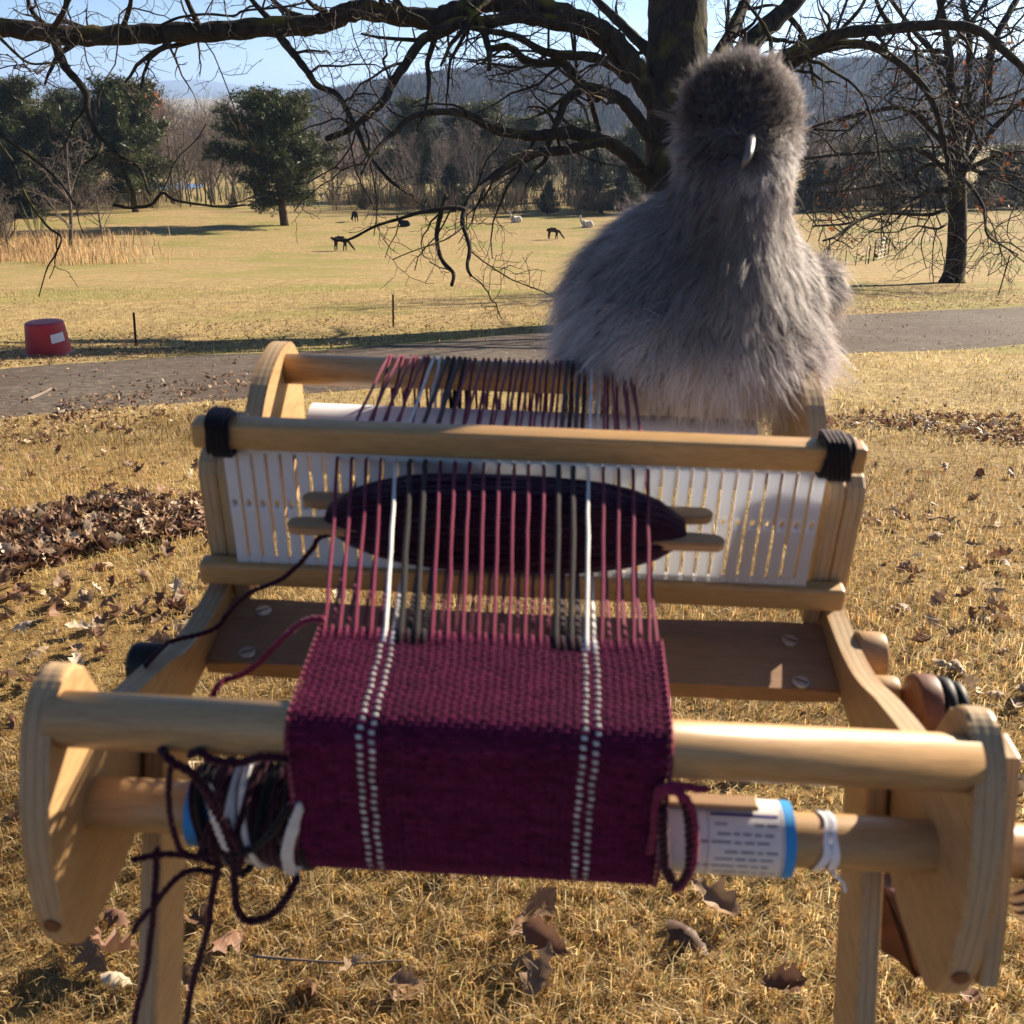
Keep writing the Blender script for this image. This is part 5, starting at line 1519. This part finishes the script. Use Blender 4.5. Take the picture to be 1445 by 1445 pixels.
# loose white and dark yarn hanging from the outer end of the cloth beam
wv = thing('yarn_skein', 'loose loops of white and dark yarn hanging at the right edge below the dowel end', 'yarn', tuple(at_u(1445, 1265, .262)), loom=True)
for k in range(5):
    x0 = 1424 + k * 3; y0 = 1255 + k * 6
    P = spline([at_u(x, y, .255 + .004 * k) for x, y in ((1470, y0 - 25), (1445, y0 - 6), (x0, y0 + 6), (x0 + 6, y0 + 14), (1450, y0 + 10), (1475, y0 + 4))], 6)
    V, Fs = pt_tube(P, .0017, 7); part('loop', V, Fs, Y_white if k % 2 == 0 else Y_dark, wv, True)

# ------------------------------------------------------------------ grass
def blades(name, n, ylo, yhi, power, h0, w0, half, flat, cols, mask=None, hk=0.0, clump=0):
    u = rng.random(n); y = ylo * (yhi / ylo) ** (u ** power)
    x = (rng.random(n) * 2 - 1) * (half[0] + half[1] * y)
    if clump:
        cx, cy = np.round(x / clump) * clump, np.round(y / clump) * clump
        hx = np.sin(cx * 127.1 + cy * 311.7) * 43758.5; hx -= np.floor(hx); hy = np.sin(cx * 269.5 + cy * 183.3) * 43758.5; hy -= np.floor(hy)
        k = (rng.random(n) ** .7)[:, None] * .55
        x = x + (cx + (hx - .5) * clump - x) * k[:, 0]; y = y + (cy + (hy - .5) * clump - y) * k[:, 0]
    keep = ~on_road(x, y)
    if mask is not None: keep &= mask(x, y)
    x, y = x[keep], y[keep]; n = len(x)
    z = gz(x, y) - .004
    sc = 1 + hk * y
    tuft = .6 + .8 * (np.sin(x * 3.1 + 1.3 * np.sin(y * 2.3)) * np.sin(y * 2.7 + x) * .5 + .5)
    h = h0 * (.45 + .8 * rng.random(n)) * tuft * (1 + .25 * hk * y); w = w0 * (.7 + .6 * rng.random(n)) * sc
    az = rng.random(n) * 6.283; lean = np.abs(rng.normal(0, flat, n)).clip(0, 1.45)
    dh = np.stack([np.cos(az), np.sin(az)], 1)
    s = np.stack([-np.sin(az + rng.normal(0, .6, n)), np.cos(az + rng.normal(0, .6, n))], 1)
    P = np.stack([x, y, z], 1); V = np.empty((n, 5, 3))
    m = P.copy(); m[:, :2] += dh * (np.sin(lean) * h * .5)[:, None]; m[:, 2] += np.cos(lean) * h * .6
    t = P.copy(); l2 = np.clip(lean + .5 + rng.random(n) * .5, 0, 1.75); t[:, :2] += dh * ((np.sin(lean) * .5 + np.sin(l2) * .5) * h)[:, None]; t[:, 2] += np.cos(lean) * h * .55 + np.cos(l2) * h * .42
    t[:, 2] = np.maximum(t[:, 2], z + .003)
    for k, (c, f_) in enumerate(((P, 1), (m, .8))):
        V[:, 2 * k] = c; V[:, 2 * k + 1] = c; V[:, 2 * k, :2] += s * (w * f_ / 2)[:, None]; V[:, 2 * k + 1, :2] -= s * (w * f_ / 2)[:, None]
    V[:, 4] = t
    i = np.arange(n)[:, None] * 5
    F_ = np.concatenate([np.concatenate([i, i + 1, i + 3], 1), np.concatenate([i, i + 3, i + 2], 1), np.concatenate([i + 2, i + 3, i + 4], 1)])
    pick = rng.random(n); patch = .5 + .5 * np.sin(x * 1.1 + .7 * np.sin(y * .9 + 2)) * np.sin(y * 1.25 - .6 * x)
    c = np.empty((n, 3))
    gold, pale, brown, green = [np.array(q) for q in cols]
    gfrac = .03 + .10 * patch ** 3 + .06 * np.clip((y - 3) / 3, 0, 1)
    c[:] = gold
    c[pick < .56] = pale; bf = .20 + .30 * np.clip(np.sin(x * 4.3 + 2 * np.sin(y * 3.1)) * np.sin(y * 5.2 - x * 1.7) + .15, 0, 1); c[pick < bf] = brown; c[pick < gfrac] = green
    c *= (1 + rng.normal(0, .22, (n, 1))) * (.66 + .62 * patch)[:, None]
    o = part(name, V.reshape(-1, 3), F_, M_grass, None, False, np.repeat(np.clip(c, .01, .85), 5, 0)); tag(o, kind='stuff')
LAWN = [(.50, .305, .10), (.60, .46, .235), (.19, .10, .042), (.21, .23, .05)]
blades('lawn_grass', 250000, .75, 6.2, .95, .035, .0013, (.55, .62), .75, LAWN, None, .17, .05)
blades('lawn_straw', 52000, .75, 5.5, .95, .06, .0012, (.55, .62), 1.35, [(.50, .37, .16), (.60, .48, .28), (.30, .19, .09), (.36, .29, .12)], None, .15)
FIELD = [(.46, .33, .14), (.58, .46, .24), (.22, .14, .06), (.24, .24, .07)]
blades('field_grass', 110000, 5.0, 26, 1.0, .045, .0034, (1.2, .62), .8, FIELD, None, .07, .14)
dry = lambda x, y: (x < -.34 * y - 3 + 2.2 * np.sin(y * .9) + rng.normal(0, 1.6, len(x))) & (y > 50 + 2 * np.sin(x * .7) + rng.normal(0, 1, len(x))) & (y < 72)
blades('tall_dry_grass', 60000, 46, 74, 1, .75, .03, (0, .75), .25, [(.50, .32, .15), (.56, .40, .22), (.30, .17, .08), (.40, .28, .12)], dry, 0)

# ------------------------------------------------------------------ fallen leaves
def leaf_mesh(seed, curl, fine=True):
    r_ = np.random.default_rng(seed)
    # lobed oak leaf, length 1, curled across and along
    kn = [(0, .02), (.10, .05), (.20, .17), (.28, .11), (.36, .13), (.47, .30), (.56, .19), (.63, .18), (.71, .27), (.80, .17), (.88, .15), (.95, .07), (1.0, 0)]
    half = [(x, max(0, w)) for x, w in (spline(kn, 2) if fine else kn)]
    V, F_ = [], []
    for x, w in half:
        ww = w * (.93 + .14 * r_.random())
        for k in ((-1, -.5, 0, .5, 1) if fine else (-1, 0, 1)):
            y = ww * k
            z = curl * (y * y * 2.2 + .35 * (x - .5) ** 2) + .03 * math.sin(9 * x + 5 * k + seed)
            V.append((x - .5, y, z))
    V.append((-.5, 0, 0)); n = len(half); c_ = 5 if fine else 3; i = np.arange(n * c_).reshape(n, c_)
    q = np.stack([i[:-1, :-1], i[1:, :-1], i[1:, 1:], i[:-1, 1:]], -1).reshape(-1, 4)
    V = np.array(V); stem = np.array([(-.5, .008, V[c_ // 2, 2]), (-.5, -.008, V[c_ // 2, 2]), (-.78, 0, V[c_ // 2, 2] + .04)])
    return np.concatenate([V[:-1], stem]), [q, np.array([[n * c_, n * c_ + 1, n * c_ + 2]])]
LC = np.array([[.26, .16, .09], [.19, .10, .06], [.38, .27, .165], [.15, .08, .05], [.48, .39, .28]])
LV = []
for k in range(10):
    V, Fs = leaf_mesh(k, [1.2, 2.2, -1.6, 3.0, .9][k % 5]); LV.append(np_mesh('fallen_leaf', V, Fs, M_leaf, True, np.tile(LC[k % 5], (len(V), 1))))
def inside(poly):
    poly = np.array(poly, float); x0, y0 = poly.min(0); x1, y1 = poly.max(0)
    while True:
        x, y = rng.uniform(x0, x1), rng.uniform(y0, y1); j = len(poly) - 1; ok = False
        for i in range(len(poly)):
            if (poly[i, 1] > y) != (poly[j, 1] > y) and x < (poly[j, 0] - poly[i, 0]) * (y - poly[i, 1]) / (poly[j, 1] - poly[i, 1]) + poly[i, 0]: ok = not ok
            j = i
        if ok: return x, y
PILE_L = [(-60, 760), (0, 735), (120, 712), (210, 706), (292, 712), (292, 755), (200, 770), (120, 785), (40, 815), (-60, 830)]
PILE_R = [(1165, 592), (1250, 583), (1340, 588), (1445, 592), (1520, 600), (1520, 640), (1445, 635), (1360, 622), (1260, 607), (1165, 606)]
LAWN_L = [(-40, 600), (330, 600), (300, 900), (-40, 1000)]
LAWN_R = [(1200, 560), (1480, 560), (1480, 1050), (1260, 930), (1210, 700)]
LAWN_C = [(430, 800), (1150, 840), (1150, 880), (400, 850)]
LOW = [(0, 1000), (1445, 1000), (1445, 1440), (0, 1440)]
def leaf(x, y, size, lift, tilt, label, group):
    b = hit(x, y); o = bpy.data.objects.new('fallen_leaf', LV[rng.integers(0, len(LV))]); link(o)
    o.location = (b[0], b[1], b[2] + lift); o.scale = (size,) * 3
    o.rotation_euler = (rng.normal(0, tilt), rng.normal(0, tilt), rng.random() * 6.28)
    tag(o, label, 'leaf', group); return o
for poly, n, lift, lab, grp in ((PILE_L, 120, .05, 'curled brown oak leaf heaped in the drift left of the loom', 'leaves drifted left of the loom'), (PILE_R, 80, .045, 'curled brown oak leaf in the drift right of the loom', 'leaves drifted right of the loom')):
    for k in range(n): leaf(*inside(poly), rng.uniform(.045, .085), rng.uniform(.010, lift * .8), .55, lab, grp)
for poly, n, lab, grp in ((LAWN_L, 34, 'single dry leaf lying on the lawn left of the loom', 'leaves strewn left of the loom'), (LAWN_R, 24, 'single dry leaf lying on the lawn right of the loom', 'leaves strewn right of the loom'), (LAWN_C, 8, 'dry leaf on the lawn seen between heddle and cross board', 'leaves under the loom')):
    for k in range(n): leaf(*inside(poly), rng.uniform(.045, .075), .022, .5, lab, grp)
for x, y, s, rz, lab in [(748, 1305, .12, .8, 'large grey-brown oak leaf lying below the hanging cloth'), (775, 1350, .10, 2.4, 'crumpled leaf touching the large oak leaf below the cloth'), (1005, 1290, .11, -.7, 'brown oak leaf standing in the grass below the printed paper'), (1095, 1410, .08, .2, 'dark leaf near the bottom edge left of the right front leg')]:
    o = leaf(x, y, s * .85, .03, .35, lab, None); o.rotation_euler.z = rz; o.data = LV[{.12: 0, .10: 6, .11: 5, .08: 3}[s]]
# litter: thousands of small leaves on road edges and in the drifts
def litter():
    pts = []
    for poly, n in ((PILE_L, 800), (PILE_R, 600), ([(-60, 480), (330, 455), (800, 440), (800, 468), (560, 486), (300, 500), (-60, 525)], 2600), ([(90, 572), (330, 530), (460, 520), (460, 545), (330, 560), (60, 600)], 500),
                    ([(1170, 428), (1445, 408), (1500, 410), (1500, 428), (1300, 440), (1170, 446)], 1300), ([(1170, 440), (1500, 424), (1500, 492), (1170, 510)], 190), ([(-40, 520), (560, 490), (760, 480), (760, 525), (300, 548), (-40, 590)], 260), ([(0, 590), (400, 560), (400, 580), (0, 640)], 350), (LAWN_L, 110), (LAWN_R, 60), ([(1000, 590), (1170, 590), (1170, 612), (1000, 610)], 200), (LOW, 40)):
        for k in range(n): pts.append(hit(*inside(poly)))
    P = np.array(pts); n = len(P); P[:, 2] += .008 + .03 * rng.random(n)
    P[on_road(P[:, 0], P[:, 1]), 2] += .015
    base = [leaf_mesh(k, [1.2, 2.2, -1.4][k], False) for k in range(3)]
    Vs, F4, F3, Cs, b = [], [], [], [], 0
    for k in range(n):
        V, (q, t) = base[k % 3]
        e = Matrix.Rotation(rng.random() * 6.28, 3, 'Z') @ Matrix.Rotation(rng.normal(0, .6), 3, 'X') @ Matrix.Rotation(rng.normal(0, .6), 3, 'Y')
        Vs.append(V @ np.array(e).T * (rng.uniform(.04, .08) if P[k, 1] < 4.5 else rng.uniform(.02, .05)) + P[k]); F4.append(q + b); F3.append(t + b); b += len(V)
        Cs.append(np.tile(LC[rng.choice(5, p=[.3, .28, .14, .2, .08])] * (1 + rng.normal(0, .2)), (len(V), 1)))
    o = part('leaf_litter', np.concatenate(Vs), [np.concatenate(F4), np.concatenate(F3)], M_leaf, None, True, np.clip(np.concatenate(Cs), .01, .8)); tag(o, kind='stuff')
litter()
# fallen twigs
for pix, r_, lab in (([(40, 570), (62, 560), (75, 553), (80, 556)], .012, 'pale broken stick lying on the road at left'), ([(82, 590), (94, 585), (97, 586)], .014, 'short stub of wood at the near edge of the road at left'), ([(360, 1372), (430, 1378), (500, 1382), (570, 1378)], .0022, 'thin dry twig lying in the grass near the left front leg'), ([(1310, 745), (1325, 742), (1345, 748)], .004, 'small dry twig on the lawn right of the loom')):
    P = [hit(*q) + [0, 0, .03] for q in pix]; P = spline(P, 4); V, Fs = pt_tube(P, np.linspace(r_, r_ * .5, len(P)), 7); tag(part('fallen_stick', V, Fs, M_twig2, None, True), lab, 'stick')

# ------------------------------------------------------------------ air
def haze():
    bm = box_bm((-11000, -60, -60), (11000, 15500, 190), 0)
    m = bpy.data.materials.new('air'); m.use_nodes = True; n = m.node_tree.nodes
    n.remove(n['Principled BSDF'])
    v = n.new('ShaderNodeVolumePrincipled'); v.inputs['Color'].default_value = (.42, .62, 1, 1); v.inputs['Density'].default_value = HAZE; v.inputs['Anisotropy'].default_value = .3
    m.node_tree.links.new(v.outputs[0], n['Material Output'].inputs['Volume'])
    o = bm_part('haze', bm, m); tag(o, kind='stuff')
HAZE = .00015
haze()
